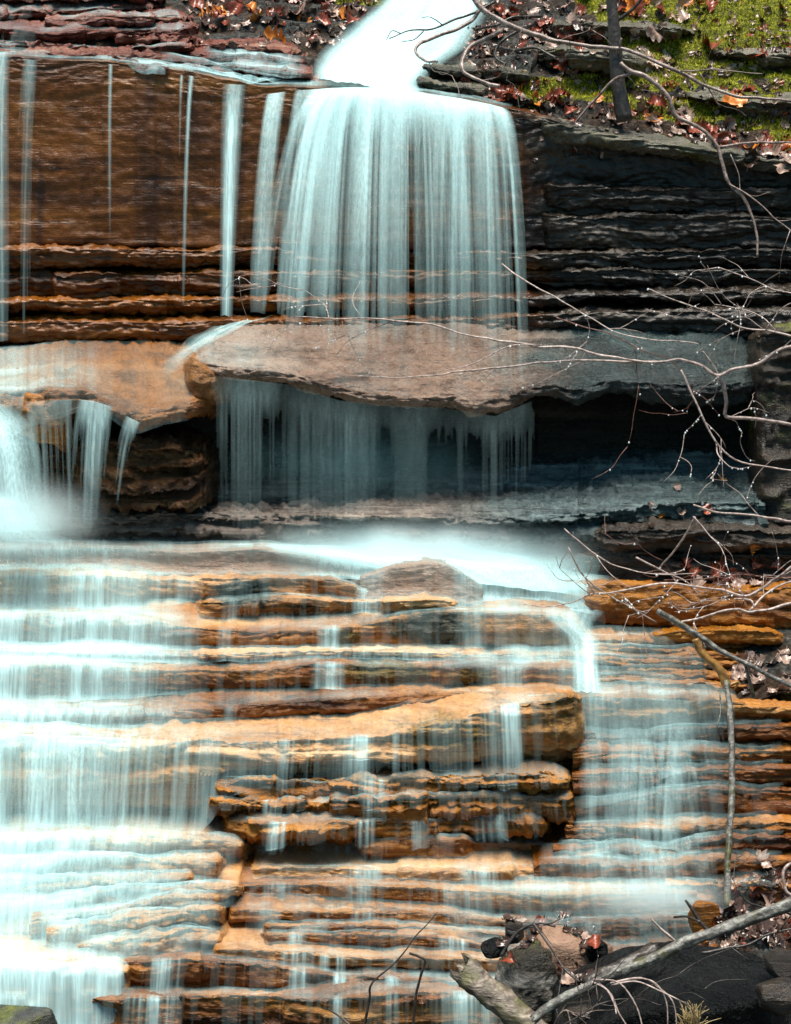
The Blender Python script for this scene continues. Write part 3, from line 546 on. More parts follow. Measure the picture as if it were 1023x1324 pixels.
E2b = layer(tF, [(740, 880, 896, -1.68, 8), (820, 878, 894, -1.7, 6), (930, 886, 902, -1.66, 6), (1090, 896, 910, -1.5, 6)], M_orange, depth=0.16, amp=0.035, block=0.03)
E3 = layer(tF, [(735, 902, 944, -1.9, 10), (830, 901, 944, -1.92, 10), (930, 906, 936, -1.9, 8), (960, 910, 934, -1.9, 6), (1090, 916, 936, -1.86, 10)], M_orange, depth=0.2, amp=0.035, nr=28)
EE = []
for rows in ([(740, 950, 966, -2.0, 6), (930, 940, 958, -2.0, 5), (1090, 936, 958, -1.98, 5)],
             [(740, 972, 996, -2.08, 6), (930, 970, 986, -2.08, 8), (1090, 968, 988, -2.06, 8)],
             [(740, 1002, 1030, -2.16, 6), (930, 994, 1012, -2.16, 8), (1090, 992, 1018, -2.14, 6)],
             [(735, 1036, 1062, -2.22, 6), (930, 1022, 1058, -2.22, 8), (1090, 1022, 1060, -2.2, 6)],
             [(730, 1068, 1092, -2.3, 6), (930, 1064, 1076, -2.3, 6), (1090, 1064, 1078, -2.28, 6)],
             [(715, 1098, 1112, -2.38, 8), (860, 1096, 1106, -2.38, 8), (930, 1084, 1104, -2.38, 8), (1090, 1082, 1100, -2.36, 5)],
             [(690, 1116, 1142, -2.5, 8), (850, 1118, 1138, -2.5, 10), (930, 1112, 1132, -2.5, 8), (1090, 1110, 1134, -2.48, 8)],
             [(860, 1146, 1166, -2.62, 10), (930, 1144, 1164, -2.62, 10), (1090, 1142, 1170, -2.6, 10)],
             [(660, 1194, 1226, -2.84, 8), (760, 1192, 1226, -2.84, 6), (920, 1190, 1230, -2.82, 8), (1000, 1190, 1240, -2.7, 8)],
             [(680, 1232, 1300, -2.98, 8), (780, 1226, 1300, -2.98, 8), (930, 1232, 1300, -2.96, 8)]):
    k_ = len(EE)
    EE.append(layer(tF, rows, (M_deep, M_orange, M_deep)[k_ % 3], depth=0.14, amp=(0.03, 0.055, 0.04)[k_ % 3], block=0.05, nr=30, strat=(9, 18, 13)[k_ % 3], wob=4))

# ---- boulder hump in the pool lip
def polytope(seed, n=14, sx=1, sy=1, sz=1, planes=None, sub=5, sharp=18.0):
    bm = bmesh.new(); bmesh.ops.create_icosphere(bm, subdivisions=sub, radius=1.0)
    D = np.array([v.co[:] for v in bm.verts]); F = np.array([[v.index for v in f.verts] for f in bm.faces]); bm.free()
    D /= np.linalg.norm(D, axis=1)[:, None]
    r = np.random.default_rng(seed)
    if planes is None:
        N = r.normal(size=(n, 3)); N = np.vstack([N, np.eye(3) + 0.15 * r.normal(size=(3, 3)), -np.eye(3) + 0.15 * r.normal(size=(3, 3))]); N /= np.linalg.norm(N, axis=1)[:, None]; h = r.uniform(0.72, 1.0, len(N))
    else:
        N = np.array([q[:3] for q in planes], float); h = np.array([q[3] for q in planes], float); l = np.linalg.norm(N, axis=1); N /= l[:, None]
        N2 = r.normal(size=(6, 3)); N2 /= np.linalg.norm(N2, axis=1)[:, None]; N = np.vstack([N, N2]); h = np.concatenate([h, r.uniform(0.95, 1.2, 6)])
    k = np.clip(D @ N.T, 1e-3, None) / h
    rad = 1.0 / (np.sum(k ** sharp, 1) ** (1 / sharp))
    return D * rad[:, None] * np.array([sx, sy, sz]), F
def boulder(name, px, py, Y, size, seed, mat, label=None, cat=None, group=None, rot=0.0, planes=None, amp=0.05, sub=5, parent=None, tilt=0.0, sharp=18.0):
    V, F = polytope(seed, 14, *size, planes=planes, sub=sub, sharp=sharp)
    n = V / (np.linalg.norm(V, axis=1)[:, None] + 1e-9)
    s = max(size)
    V = V + n * (amp * s * (fbm(V / s * 2.6, 4, seed) + 0.35 * fbm(V / s * np.array([7, 7, 14]), 3, seed + 9)))[:, None]
    c, s_ = math.cos(tilt), math.sin(tilt); V = V @ np.array([[c, 0, s_], [0, 1, 0], [-s_, 0, c]])
    c, s_ = math.cos(rot), math.sin(rot); V = V @ np.array([[c, s_, 0], [-s_, c, 0], [0, 0, 1]])
    V = V + P(px, py, Y)
    reg(V, F)
    o = mesh_obj(name, V, F, mat, parent); return tag(o, label, cat, group)
HUMP = layer(tA, [(420, 764, 790, -1.08, 20), (470, 746, 788, -1.16, 26), (510, 732, 786, -1.2, 20), (545, 727, 786, -1.22, 14), (580, 730, 786, -1.22, 12), (608, 746, 787, -1.2, 14), (650, 776, 792, -1.1, 16)], M_pool, under=-0.03, depth=0.4, amp=0.014, block=0.0, rnd=12, nr=36, nt=24, endr=30, endl=40, fineamp=0.010, step=2, smoothpx=12)

# ================================================================== WATER
def at(px, py, Y): return base_of(px, py, Y)
# upper stream
stream = empty('stream', at(500, 110, 0.1), 'white rushing stream sliding down to the cliff edge', 'stream')
def ribbon(parent, rows, dens, name='water_sheet', nu=90, nv=60, lo=0.5, bulge=0.06, thr=0.03, edge=0.12, drows=None, seed=None, mat=None):
    """Sheet through rows of (px0, py0, px1, py1, Y)"""
    _fseed[0] += 1; s = seed or _fseed[0]
    R = np.array(rows, float); v = np.linspace(0, 1, nv); kv = np.linspace(0, 1, len(rows))
    I = gauss1(np.stack([np.interp(v, kv, R[:, c]) for c in range(5)], -1), nv * 0.03)
    u = np.linspace(0, 1, nu)[:, None]
    px = I[None, :, 0] * (1 - u) + I[None, :, 2] * u; py = I[None, :, 1] * (1 - u) + I[None, :, 3] * u
    Yv = np.broadcast_to(I[None, :, 4], px.shape) - bulge * (1 - (2 * u - 1) ** 2)
    V = P(px, py, Yv)
    uu, vv = np.meshgrid(np.linspace(0, 1, nu), v, indexing='ij')
    V[..., 2] += 0.02 * fbm(np.stack([uu * 7, vv * 3, uu * 0], -1), 3, s)
    st = streak(np.linspace(0, 1, nu) * nu, s, lo, 0.8)
    D = st[:, None] * np.interp(v, np.linspace(0, 1, len(dens)), dens)[None] * (0.9 + 0.4 * fbm(np.stack([uu * 6, vv * 2.5, uu * 0], -1), 3, s + 4))
    D *= sst(0, edge, uu) * sst(0, edge, 1 - uu)
    D = np.clip(D, 0, 0.97)
    Fk = (D[:-1, :-1] + D[1:, :-1] + D[:-1, 1:] + D[1:, 1:]) / 4 > thr
    F = grid_faces(nu, nv, Fk); VV, F, DD = compact(V.reshape(-1, 3), F, D.ravel())
    return mesh_obj(name, VV, F, mat or M_water, parent, dens=DD)
ribbon(stream, [(500, -14, 640, -10, 1.5), (480, 8, 632, 24, 1.15), (440, 38, 610, 62, 0.75), (408, 66, 560, 96, 0.35), (400, 88, 552, 116, 0.05), (400, 100, 556, 124, -0.1)], [0.9, 1, 1.1, 1.1, 1.1, 1.1], lo=0.75, bulge=0.12, nu=140, edge=0.2)
film(stream, Ve, [(150, 0.25), (260, 0.6), (320, 0.8), (410, 0.8)], [(150, 0.1), (280, 0.5), (330, 0.7), (410, 0.5)], lo=0.3)
film(stream, Ve0, [(200, 0.2), (260, 0.5), (320, 0.7), (404, 0.7)], [(200, 0.05), (300, 0.2), (404, 0.3)], lo=0.2)
film(stream, Vd, [(258, 0.5), (330, 0.7), (400, 0.7)], [(258, 0.1), (400, 0.3)], lo=0.3)
for vv_, k_ in ((Va0, 0.6), (Va, 0.5), (Vab, 0.5), (Vb, 0.4), (Vc, 0.4)):
    film(stream, vv_, [(-60, 0.3), (60, 0.2), (160, k_), (255, k_)], [(-60, 0.25), (60, 0.02), (255, 0.02)], lo=0.1, off=0.008)
film(stream, U1, [(-60, 0.35), (150, 0.5), (300, 0.7), (670, 0.5)], [(-60, 0.0), (670, 0.0)], lo=0.4)

# main fall
mf = empty('waterfall', at(510, 420, -0.5), 'main silky curtain of water dropping from the cliff edge onto the slab', 'waterfall')
fall(mf, [(404, 116, -0.16), (440, 113, -0.2), (482, 112, -0.2), (535, 119, -0.2), (590, 127, -0.18), (632, 134, -0.16), (662, 142, -0.14)],
     [(328, 420, -0.5), (400, 470, -0.58), (474, 486, -0.64), (540, 486, -0.62), (610, 486, -0.6), (664, 560, -0.66), (712, 694, -0.72)],
     [(0, 0.15), (0.1, 0.28), (0.22, 0.34), (0.34, 0.42), (0.5, 0.38), (0.65, 0.42), (0.8, 0.34), (0.92, 0.32), (1, 0.1)],
     ((0, 2.6), (0.05, 2.1), (0.14, 1.3), (0.3, 0.78), (0.5, 0.5), (0.72, 0.3), (0.88, 0.16), (1, 0.02)), lo=0.15, nv=80, sharp=1.0, edge=64, arc=0.22, fan=0.66)
fall(mf, [(430, 115, -0.24), (455, 113, -0.26), (500, 113, -0.26), (560, 121, -0.26), (618, 131, -0.24), (658, 141, -0.2)],
     [(344, 415, -0.6), (424, 470, -0.7), (492, 480, -0.74), (545, 480, -0.74), (620, 470, -0.72), (702, 660, -0.76)],
     [(0, 0.2), (0.06, 0.75), (0.12, 0.2), (0.2, 0.55), (0.26, 0.15), (0.33, 0.95), (0.38, 0.55), (0.45, 0.15), (0.52, 0.55), (0.58, 0.15), (0.66, 0.35), (0.72, 0.7), (0.77, 0.15), (0.84, 0.4), (0.88, 0.12), (0.94, 0.6), (1, 0.2)], ((0, 1.6), (0.12, 1.05), (0.35, 0.8), (0.6, 0.55), (0.85, 0.26), (1, 0.0)), name='water_curtain', lo=0.0, nv=80, sharp=1.5, edge=30, arc=0.2, fan=0.66)
fall(mf, [(425, 114, -0.3), (520, 116, -0.3), (600, 128, -0.28)], [(380, 450, -0.7), (520, 470, -0.78), (640, 470, -0.74)],
     [(0, 0.1), (0.1, 0.5), (0.16, 0.1), (0.3, 0.45), (0.36, 0.1), (0.5, 0.6), (0.58, 0.12), (0.7, 0.45), (0.78, 0.1), (0.9, 0.4), (1, 0.1)], ((0, 1.3), (0.2, 0.85), (0.6, 0.45), (1, 0.0)), name='water_curtain', lo=0.0, nv=70, sharp=1.9, edge=20, arc=0.15, fan=0.7)
for a0, a1, b0, b1, d_ in ((424, 440, 326, 352, 0.42), (436, 450, 350, 374, 0.6), (446, 462, 376, 400, 0.45), (456, 474, 404, 430, 0.5)):
    fall(mf, [(a0, 114, -0.27), (a1, 113, -0.27)], [(b0, 410, -0.6), (b1, 420, -0.64)], [(0, 0.1), (0.35, d_), (0.6, d_), (1, 0.1)], ((0, 1.3), (0.2, 1.0), (0.6, 0.75), (0.9, 0.4), (1, 0.05)), name='water_strand', lo=0.3, fan=0.62, arc=0.18, edge=8, nv=60)
fall(mf, [(343, 122, -0.1), (372, 118, -0.14)], [(316, 402, -0.45), (352, 408, -0.5)], [(0, 0.2), (0.4, 0.75), (0.7, 0.6), (1, 0.2)], ((0, 1), (0.3, 0.75), (0.8, 0.5), (1, 0.1)), name='water_strand', lo=0.25)
fall(mf, [(380, 117, -0.14), (410, 115, -0.16), (436, 113, -0.18)], [(350, 412, -0.5), (372, 430, -0.55), (398, 440, -0.58)], [(0, 0.3), (0.3, 0.5), (0.55, 0.95), (0.8, 0.7), (1, 0.4)], ((0, 1), (0.3, 0.8), (0.8, 0.5), (1, 0.05)), name='water_strand', lo=0.2)
tr_g = 'thin trickles down the cliff face'
def trickle(label, x0, x1, bx0, bx1, py0, py1, d, al=((0, 1), (0.5, 0.7), (1, 0.1)), Y0=-0.06, Y1=-0.22, lo=0.4):
    t = fall(None, [(x0, py0, Y0), (x1, py0 + 2, Y0)], [(bx0, py1, Y1), (bx1, py1, Y1)], [(q, d * math.exp(-((q - 0.52) / 0.24) ** 2)) for q in np.linspace(0, 1, 13)], al, name='water_trickle', lo=lo, edge=0, step=0.5)
    return tag(t, label, 'water trickle', tr_g)
trickle('widest lone trickle, just beside the main curtain, splashing onto the slab', 284, 322, 282, 303, 108, 408, 1.15, ((0, 0.45), (0.25, 0.95), (0.75, 0.9), (1, 0.5)), lo=0.7)
trickle('bright narrow trickle second from the main curtain', 243, 252, 233, 241, 97, 395, 0.62)
trickle('very faint short thread next to the bright narrow trickle', 232, 238, 229, 235, 96, 230, 0.4, ((0, 1), (1, 0.05)))
trickle('lone short thread in the middle of the brown cliff face', 139, 147, 139, 146, 82, 330, 0.5, ((0, 1), (0.5, 0.6), (1, 0.02)))
trickle('broad faint veil of drips near the edge of the brown cliff', 26, 52, 8, 48, 76, 430, 0.3, ((0, 1), (0.5, 0.8), (1, 0.3)), lo=0.1)
trickle('pale trickle at the outermost edge of the brown cliff', -14, 16, -20, 18, 66, 440, 0.55, ((0, 1), (0.5, 0.7), (1, 0.4)), lo=0.3)
# film over the slab top + splash + drips below
wash = empty('slab_runoff', at(450, 690, -0.9), 'thin teal veil of drips hanging from the slab edge across the dark recess', 'water veil')
film(wash, S1, [(240, 0.5), (290, 0.55), (340, 0.3), (400, 0.12), (500, 0.12), (600, 0.10), (690, 0.12), (720, 0)], [(240, 0.15), (690, 0.12), (720, 0)], lo=0.1, off=0.012)
fall(wash, [(264, 484, -0.76), (330, 492, -0.8), (372, 497, -0.82), (440, 518, -0.84), (500, 524, -0.84), (570, 527, -0.84), (640, 538, -0.84), (704, 512, -0.8)],
     [(264, 660, -0.84), (330, 696, -0.9), (372, 698, -0.92), (440, 696, -0.92), (500, 696, -0.92), (570, 690, -0.92), (640, 694, -0.92), (704, 698, -0.9)],
     [(0, 0.15), (0.06, 0.26), (0.12, 0.4), (0.2, 0.34), (0.27, 0.1), (0.34, 0.2), (0.46, 0.28), (0.56, 0.1), (0.66, 0.16), (0.74, 0.08), (0.88, 0.22), (1, 0.1)], ((0, 0.2), (0.15, 0.36), (0.4, 0.3), (0.7, 0.2), (0.9, 0.12), (1, 0.06)), name='water_curtain', lo=0.04, sharp=1.5, nv=40, edge=24, thr=0.012)
ribbon(wash, [(262, 424, 366, 406, -0.5), (236, 440, 330, 416, -0.66), (206, 470, 262, 450, -0.76), (200, 490, 236, 480, -0.86)], [0.5, 0.65, 0.35, 0.03], name='water_splash', lo=0.5, edge=0.5, bulge=0.02)
# left shelf fall
lf = empty('waterfall', at(135, 690, -1.0), 'small pale fall spilling off the ochre shelf', 'waterfall')
fall(lf, [(98, 516, -1.02), (120, 518, -1.04), (152, 528, -1.04)], [(84, 664, -1.1), (112, 690, -1.12), (140, 680, -1.12)], [(0, 0.15), (0.3, 0.62), (0.6, 0.5), (0.85, 0.55), (1, 0.15)], ((0, 0.7), (0.2, 0.9), (0.6, 0.6), (1, 0.1)), lo=0.08, sharp=1.4, edge=14)
fall(lf, [(160, 536, -1.04), (184, 548, -1.04)], [(138, 650, -1.1), (164, 660, -1.1)], [(0, 0.2), (0.5, 0.6), (1, 0.2)], ((0, 0.8), (0.5, 0.6), (1, 0.1)), name='water_strand', lo=0.1, sharp=1.3)
fall(lf, [(30, 520, -1.0), (96, 516, -1.02)], [(40, 660, -1.1), (100, 680, -1.1)], [(0, 0.3), (0.5, 0.25), (1, 0.3)], ((0, 0.6), (0.5, 0.6), (1, 0.3)), lo=0.0, sharp=1.5)
film(lf, O1, [(-60, 0.8), (20, 0.7), (70, 0.45), (130, 0.15), (200, 0.1), (240, 0.14), (260, 0.16)], [(-60, 0.4), (40, 0.2), (60, 0.05), (260, 0.05)], lo=0.5)
ec = empty('cascade', at(20, 700, -1.2), 'rounded white gush at the picture edge beside the ochre shelf', 'cascade')
ribbon(ec, [(-60, 520, 20, 522, -0.95), (-60, 545, 46, 545, -1.05), (-60, 580, 62, 582, -1.15), (-60, 630, 72, 630, -1.2), (-60, 690, 96, 690, -1.25)], [0.4, 0.75, 0.66, 0.5, 0.4], lo=0.25, edge=0.45, bulge=0.1)
ribbon(ec, [(-60, 636, 10, 634, -1.2), (-60, 650, 40, 652, -1.28), (-60, 672, 60, 676, -1.3), (-60, 700, 110, 702, -1.32)], [0.5, 0.9, 0.7, 0.4], lo=0.5, edge=0.45, bulge=0.08)

# pool
pool = empty('pool', at(520, 700, -0.6), 'misty white pool at the foot of the main waterfall', 'pool')
film(pool, A0, [(-60, 0.6), (60, 0.7), (140, 0.5), (250, 0.45), (330, 0.5), (400, 0.8), (520, 0.95), (700, 0.98), (760, 0.7), (800, 0.1)], [(-60, 0.3), (60, 0.55), (130, 0.4), (220, 0.14), (350, 0.1), (430, 0.5), (520, 0.7), (600, 0.5), (640, 0.85), (740, 0.9), (800, 0.1)], lo=0.6, sharp=0.7)
film(pool, HUMP, [(420, 0.3), (500, 0.15), (570, 0.2), (610, 0.7), (650, 0.8)], [(420, 0.2), (480, 0.3), (510, 0.1), (570, 0.12), (600, 0.5), (650, 0.7)], lo=0.4)
ribbon(pool, [(230, 694, 800, 700, -0.5), (240, 703, 800, 716, -0.8), (330, 712, 790, 740, -1.08), (520, 742, 770, 775, -1.16)], [0.15, 0.75, 1.0, 0.7], lo=0.8, edge=0.3, bulge=0.0, nu=300, nv=50)

# left cascade
lc = empty('cascade', at(130, 1320, -2.6), 'wide white cascade pouring over the steps in broad bright bands', 'cascade')
WL = lambda a, b, c, d: [(-60, a), (60, a), (130, b), (190, c), (250, d), (290, 0.02)]
film(lc, A1, WL(0.95, 1.0, 0.7, 0.25), [(-60, 0.55), (40, 0.65), (70, 0.55), (100, 0.95), (130, 0.95), (150, 0.5), (240, 0.3), (270, 0.02)], lo=0.35)
film(lc, A2, WL(1.1, 1.1, 0.9, 0.35), [(-60, 0.9), (20, 0.8), (35, 0.45), (60, 0.5), (75, 0.85), (120, 0.85), (200, 0.6), (235, 0.35), (270, 0.02)], lo=0.4)
film(lc, A3, WL(1.3, 1.3, 1.1, 0.5), [(-60, 1.1), (120, 1.0), (200, 0.8), (270, 0.05)], lo=0.7)
film(lc, A4, WL(1.2, 1.0, 0.8, 0.35), [(-60, 0.85), (40, 0.8), (50, 0.45), (85, 0.4), (95, 0.8), (120, 0.75), (140, 0.45), (200, 0.5), (215, 0.2), (290, 0.02)], lo=0.4)
film(lc, A5, WL(1.1, 1.1, 0.6, 0.2), [(-60, 0.9), (60, 1.0), (130, 0.7), (220, 0.3), (290, 0.02)], lo=0.6)
film(lc, G1, [(-60, 1.1), (60, 1.2), (130, 0.9), (200, 0.5), (280, 0.3), (340, 0.1)], [(-60, 0.7), (20, 0.7), (40, 0.95), (70, 0.95), (85, 0.55), (150, 0.55), (220, 0.42), (270, 0.42), (300, 0.2), (340, 0.1)], lo=0.2, sharp=1.1)
for L_, e in ((D0, 1.3), (D1, 1.15), (D2, 1.05), (D3, 1.1), (D4, 0.95), (D5, 0.85), (D6, 0.8)):
    x1 = L_['px'][-1]
    film(lc, L_, [(-60, 1.3 * e), (80, 1.0 * e), (180, 0.7 * e), (250, 0.5 * e), (x1, 0.25 * e)], [(-60, 0.95 * e), (60, 0.75 * e), (120, 0.5 * e), (200, 0.36 * e), (260, 0.25), (x1, 0.12)], lo=0.4, sharp=0.8)
film(lc, D7, [(-60, 1.4), (176, 1.3)], [(-60, 1.3), (40, 1.15), (170, 0.85), (176, 0.5)], lo=0.6, sharp=0.7)
fall(lc, [(-240, 1076, -2.5), (0, 1076, -2.5), (120, 1076, -2.5), (250, 1082, -2.5)], [(-240, 1245, -3.22), (0, 1245, -3.22), (120, 1245, -3.2), (230, 1225, -3.1)], [(0, 0.5), (0.5, 0.42), (0.7, 0.2), (0.85, 0.12), (1, 0.04)], ((0, 0.7), (0.15, 1.0), (0.6, 0.9), (1, 0.7)), lo=0.4, arc=0.85, name='water_veil', edge=50, sharp=0.6)
fall(lc, [(-240, 745, -1.2), (0, 745, -1.2), (120, 745, -1.2), (240, 752, -1.2)], [(-240, 915, -1.98), (0, 915, -1.98), (120, 915, -1.98), (230, 905, -1.94)], [(0, 0.2), (0.5, 0.18), (0.75, 0.2), (0.9, 0.1), (1, 0.04)], ((0, 0.5), (0.2, 1.0), (0.6, 0.9), (1, 0.7)), lo=0.3, arc=0.85, name='water_veil', edge=50, sharp=0.7)
fall(lc, [(-240, 948, -2.22), (0, 948, -2.22), (110, 952, -2.22), (240, 958, -2.22)], [(-240, 1080, -2.44), (0, 1080, -2.44), (105, 1080, -2.44), (235, 1078, -2.42)], [(0, 0.5), (0.55, 0.55), (0.62, 0.75), (0.68, 0.4), (0.85, 0.3), (1, 0.1)], ((0, 1.0), (0.3, 0.8), (0.8, 0.6), (1, 0.5)), lo=0.2, arc=0.3, name='water_veil', edge=40)
# middle trickles over the steps
mc = empty('water_trickles', at(450, 1200, -2.4), 'thin broken veils trickling over the brown steps in the middle', 'water veil')
def spots(*sp, base=0.0, x0=260, x1=740):
    r = [(x0, base)]
    for c, w_, d in sp: r += [(c - w_, base), (c - w_ * 0.4, d), (c + w_ * 0.4, d), (c + w_, base)]
    return sorted(r + [(x1, base)])
film(mc, A1, [(255, 0.2), (340, 0.2), (430, 0.3), (560, 0.6)], spots((480, 22, 0.5), base=0.06, x0=262, x1=560), lo=0.2)
film(mc, A1b, [(255, 0.2), (600, 0.3)], spots((480, 26, 0.5), (300, 12, 0.2), base=0.03, x0=256, x1=598), lo=0.1)
film(mc, A2, [(262, 0.15), (420, 0.3), (560, 0.25), (600, 0.7), (680, 0.85)], spots((425, 16, 0.5), (290, 12, 0.3), (610, 20, 0.2), base=0.05, x0=262, x1=690), lo=0.2)
film(mc, A3, [(262, 0.25), (640, 0.4), (700, 0.6)], [(262, 0.15), (700, 0.3)], lo=0.2)
film(mc, A4, [(262, 0.15), (420, 0.25), (640, 0.4), (700, 0.6)], spots((425, 26, 0.45), (660, 20, 0.4), base=0.05, x0=262, x1=700), lo=0.2)
film(mc, A5, [(262, 0.15), (420, 0.2), (650, 0.2)], spots((300, 10, 0.2), base=0.02, x0=262, x1=660), lo=0.2)
film(mc, G1, [(300, 0.15), (420, 0.22), (520, 0.2), (600, 0.12), (655, 0.4), (668, 0.4), (740, 0.1)], [(300, 0.12), (360, 0.15), (375, 0.38), (390, 0.2), (430, 0.1), (462, 0.5), (480, 0.5), (500, 0.4), (520, 0.1), (560, 0.1), (640, 0.25), (655, 0.75), (668, 0.75), (680, 0.1), (745, 0.02)], lo=0.1, sharp=1.4, foot=-0.8)
for L_, sp in ((B1, [(655, 14, 0.35), (480, 30, 0.3), (370, 14, 0.2)]), (B2, [(650, 18, 0.3), (480, 24, 0.35), (355, 16, 0.4)]), (B3, [(360, 14, 0.55), (470, 16, 0.55), (540, 14, 0.35), (630, 26, 0.45)]), (B4, [(350, 16, 0.4), (420, 22, 0.35), (460, 14, 0.6), (640, 26, 0.3)]),
               (C0, [(470, 40, 0.3), (620, 30, 0.3)]), (C1, [(360, 20, 0.2), (470, 24, 0.22), (600, 40, 0.25)]), (C2, [(350, 20, 0.2), (470, 30, 0.2), (600, 30, 0.2)]), (C3, [(400, 30, 0.15)]), (C4, [(385, 14, 0.4), (590, 24, 0.4)]),
               (C5, [(385, 24, 0.6), (420, 8, 0.5), (440, 8, 0.6), (505, 10, 0.5)]), (C6, [(220, 30, 0.5), (385, 20, 0.4), (440, 10, 0.65), (510, 14, 0.45), (620, 50, 0.45)]), (C7, [(200, 40, 0.45), (440, 10, 0.5), (510, 12, 0.3), (620, 60, 0.45)])):
    xa, xb = L_['px'][0], L_['px'][-1]
    film(mc, L_, [(xa, 0.14), (350, 0.26), (440, 0.32), (560, 0.28), (620, 0.42), (xb, 0.2)], spots(*sp, base=0.04, x0=xa, x1=xb), lo=0.1, sharp=1.3, foot=-0.9 if any(L_ is q for q in (B1, B2, B3, B4)) else 0.4)

# right cascade
rc = empty('cascade', at(800, 1180, -2.2), 'thin veiled cascade spreading down the thin beds from the pool', 'cascade')
ribbon(rc, [(690, 782, 790, 790, -1.5), (700, 800, 770, 806, -1.55), (732, 826, 780, 832, -1.62), (738, 850, 776, 854, -1.7), (738, 872, 778, 874, -1.78), (736, 896, 782, 896, -1.9)], [0.3, 0.6, 0.7, 0.8, 0.95, 0.6], lo=0.5, edge=0.3)
film(rc, A2, [(600, 0.5), (680, 0.85), (765, 0.8)], [(600, 0.12), (690, 0.3), (710, 0.35), (735, 0.7), (765, 0.6)], lo=0.4)
film(rc, A3, [(640, 0.6), (760, 0.9)], [(640, 0.5), (760, 0.8)], lo=0.5)
film(rc, A4, [(600, 0.4), (770, 0.8)], [(600, 0.1), (700, 0.25), (740, 0.5), (770, 0.7)], lo=0.4)
for L_ in E2 + [E2b]:
    film(rc, L_, [(730, 0.7), (780, 0.5), (860, 0.35), (930, 0.05)], [(730, 0.6), (775, 0.5), (800, 0.2), (900, 0.12), (930, 0.02)], lo=0.3)
film(rc, E0, [(690, 0.8), (740, 0.5), (790, 0.1)], [(690, 0.7), (730, 0.45), (770, 0.15), (800, 0.02)], lo=0.4)
film(rc, E3, [(735, 0.8), (830, 0.95), (940, 0.8), (960, 0.2)], [(735, 0.6), (765, 0.55), (800, 0.25), (830, 0.3), (900, 0.32), (925, 0.55), (945, 0.1), (955, 0.2)], lo=0.25)
for k, (L_, d, a1) in enumerate(zip(EE, (0.3, 0.5, 0.35, 0.3, 0.4, 0.8, 0.75, 0.4, 0.35, 0.3), (0.32, 0.42, 0.45, 0.42, 0.38, 0.5, 0.45, 0.4, 0.35, 0.3))):
    xa = L_['px'][0]
    film(rc, L_, [(xa, d * 0.6), (760, d), (820, d * 1.05), (885, d), (930, 0.25), (1023, 0.15)], [(xa, a1 * 0.8), (770, a1), (800, a1 * 0.6), (835, a1 * 1.2), (880, a1 * 1.1), (905, 0.3), (935, 0.06), (1023, 0.04)], lo=0.2)
fall(rc, [(738, 902, -2.0), (830, 902, -2.02), (930, 908, -2.0)], [(728, 1085, -2.44), (820, 1095, -2.46), (915, 1095, -2.46)], [(0, 0.25), (0.15, 0.4), (0.35, 0.3), (0.5, 0.4), (0.7, 0.55), (0.85, 0.4), (1, 0.2)], ((0, 0.3), (0.2, 0.5), (0.6, 0.6), (1, 0.3)), lo=0.05, arc=0.7, name='water_veil', edge=50)
film(rc, C1, [(600, 0.4), (660, 0.8), (780, 1.0), (880, 1.0), (900, 0.5)], [(600, 0.12), (700, 0.3), (780, 0.35), (880, 0.5), (900, 0.3)], lo=0.3)


# ================================================================== BANK ABOVE
bank_cols = [(-1500, [(0, 60), (0.4, 50), (1.0, 10), (1.6, -40), (7, -620)]), (-150, [(0, 78), (0.4, 72), (1.0, 16), (1.6, -40), (7, -620)]), (230, [(0, 97), (0.35, 86), (0.6, 68), (0.9, 36), (1.3, -2), (7, -620)]),
    (300, [(0, 110), (0.35, 98), (0.46, 84), (0.62, 60), (0.95, 30), (1.35, -2), (7, -620)]), (400, [(0, 118), (0.35, 104), (0.6, 74), (0.9, 44), (1.3, 8), (7, -600)]),
    (470, [(0, 121), (0.35, 104), (0.75, 72), (1.15, 32), (1.5, 4), (7, -600)]), (540, [(0, 128), (0.35, 104), (0.75, 68), (1.15, 32), (1.5, 4), (7, -600)]),
    (620, [(0, 136), (0.3, 112), (0.5, 82), (0.9, 36), (1.3, 0), (7, -620)]), (700, [(0, 156), (0.3, 130), (0.6, 88), (1.0, 42), (1.4, 0), (7, -620)]),
    (800, [(0, 174), (0.3, 150), (0.6, 108), (1.0, 52), (1.4, 4), (7, -620)]), (1023, [(0, 206), (0.3, 184), (0.7, 122), (1.4, 22), (1.6, -6), (7, -620)]), (2500, [(0, 220), (0.3, 196), (0.7, 132), (1.4, 30), (1.6, 0), (7, -620)])]
bpx = np.concatenate([np.arange(-1500, -100, 25.0), np.arange(-100, 1120, 3.0), np.arange(1120, 2500, 25.0)])
bY = np.concatenate([np.linspace(0.02, 1.8, 130), np.linspace(1.85, 7, 40)])
tab = np.array([np.interp(bY, [q[0] for q in c], [q[1] for q in c]) for _, c in bank_cols])
tab = np.stack([np.interp(bpx, [c[0] for c in bank_cols], tab[:, k]) for k in range(len(bY))], 1)
tab = gauss1(tab, 3)
BV = P(bpx[:, None], tab, bY[None])
nn = fbm(BV * 1.6, 5, 300)
BV[..., 2] += 0.10 * nn * sst(0.0, 0.5, bY)[None] + 0.045 * fbm(BV * 7, 4, 310) - 0.05 * sst(0.25, 0.0, bY)[None]
zt = BV[..., 2] * 7.0 + 1.2 * fbm(BV * 1.1, 3, 305); ft = zt - np.floor(zt)
BV[..., 2] += (sst(0.55, 1.0, ft) - ft) / 7.0 * 0.8
BV[..., 1] += 0.03 * fbm(BV * 5, 3, 320)
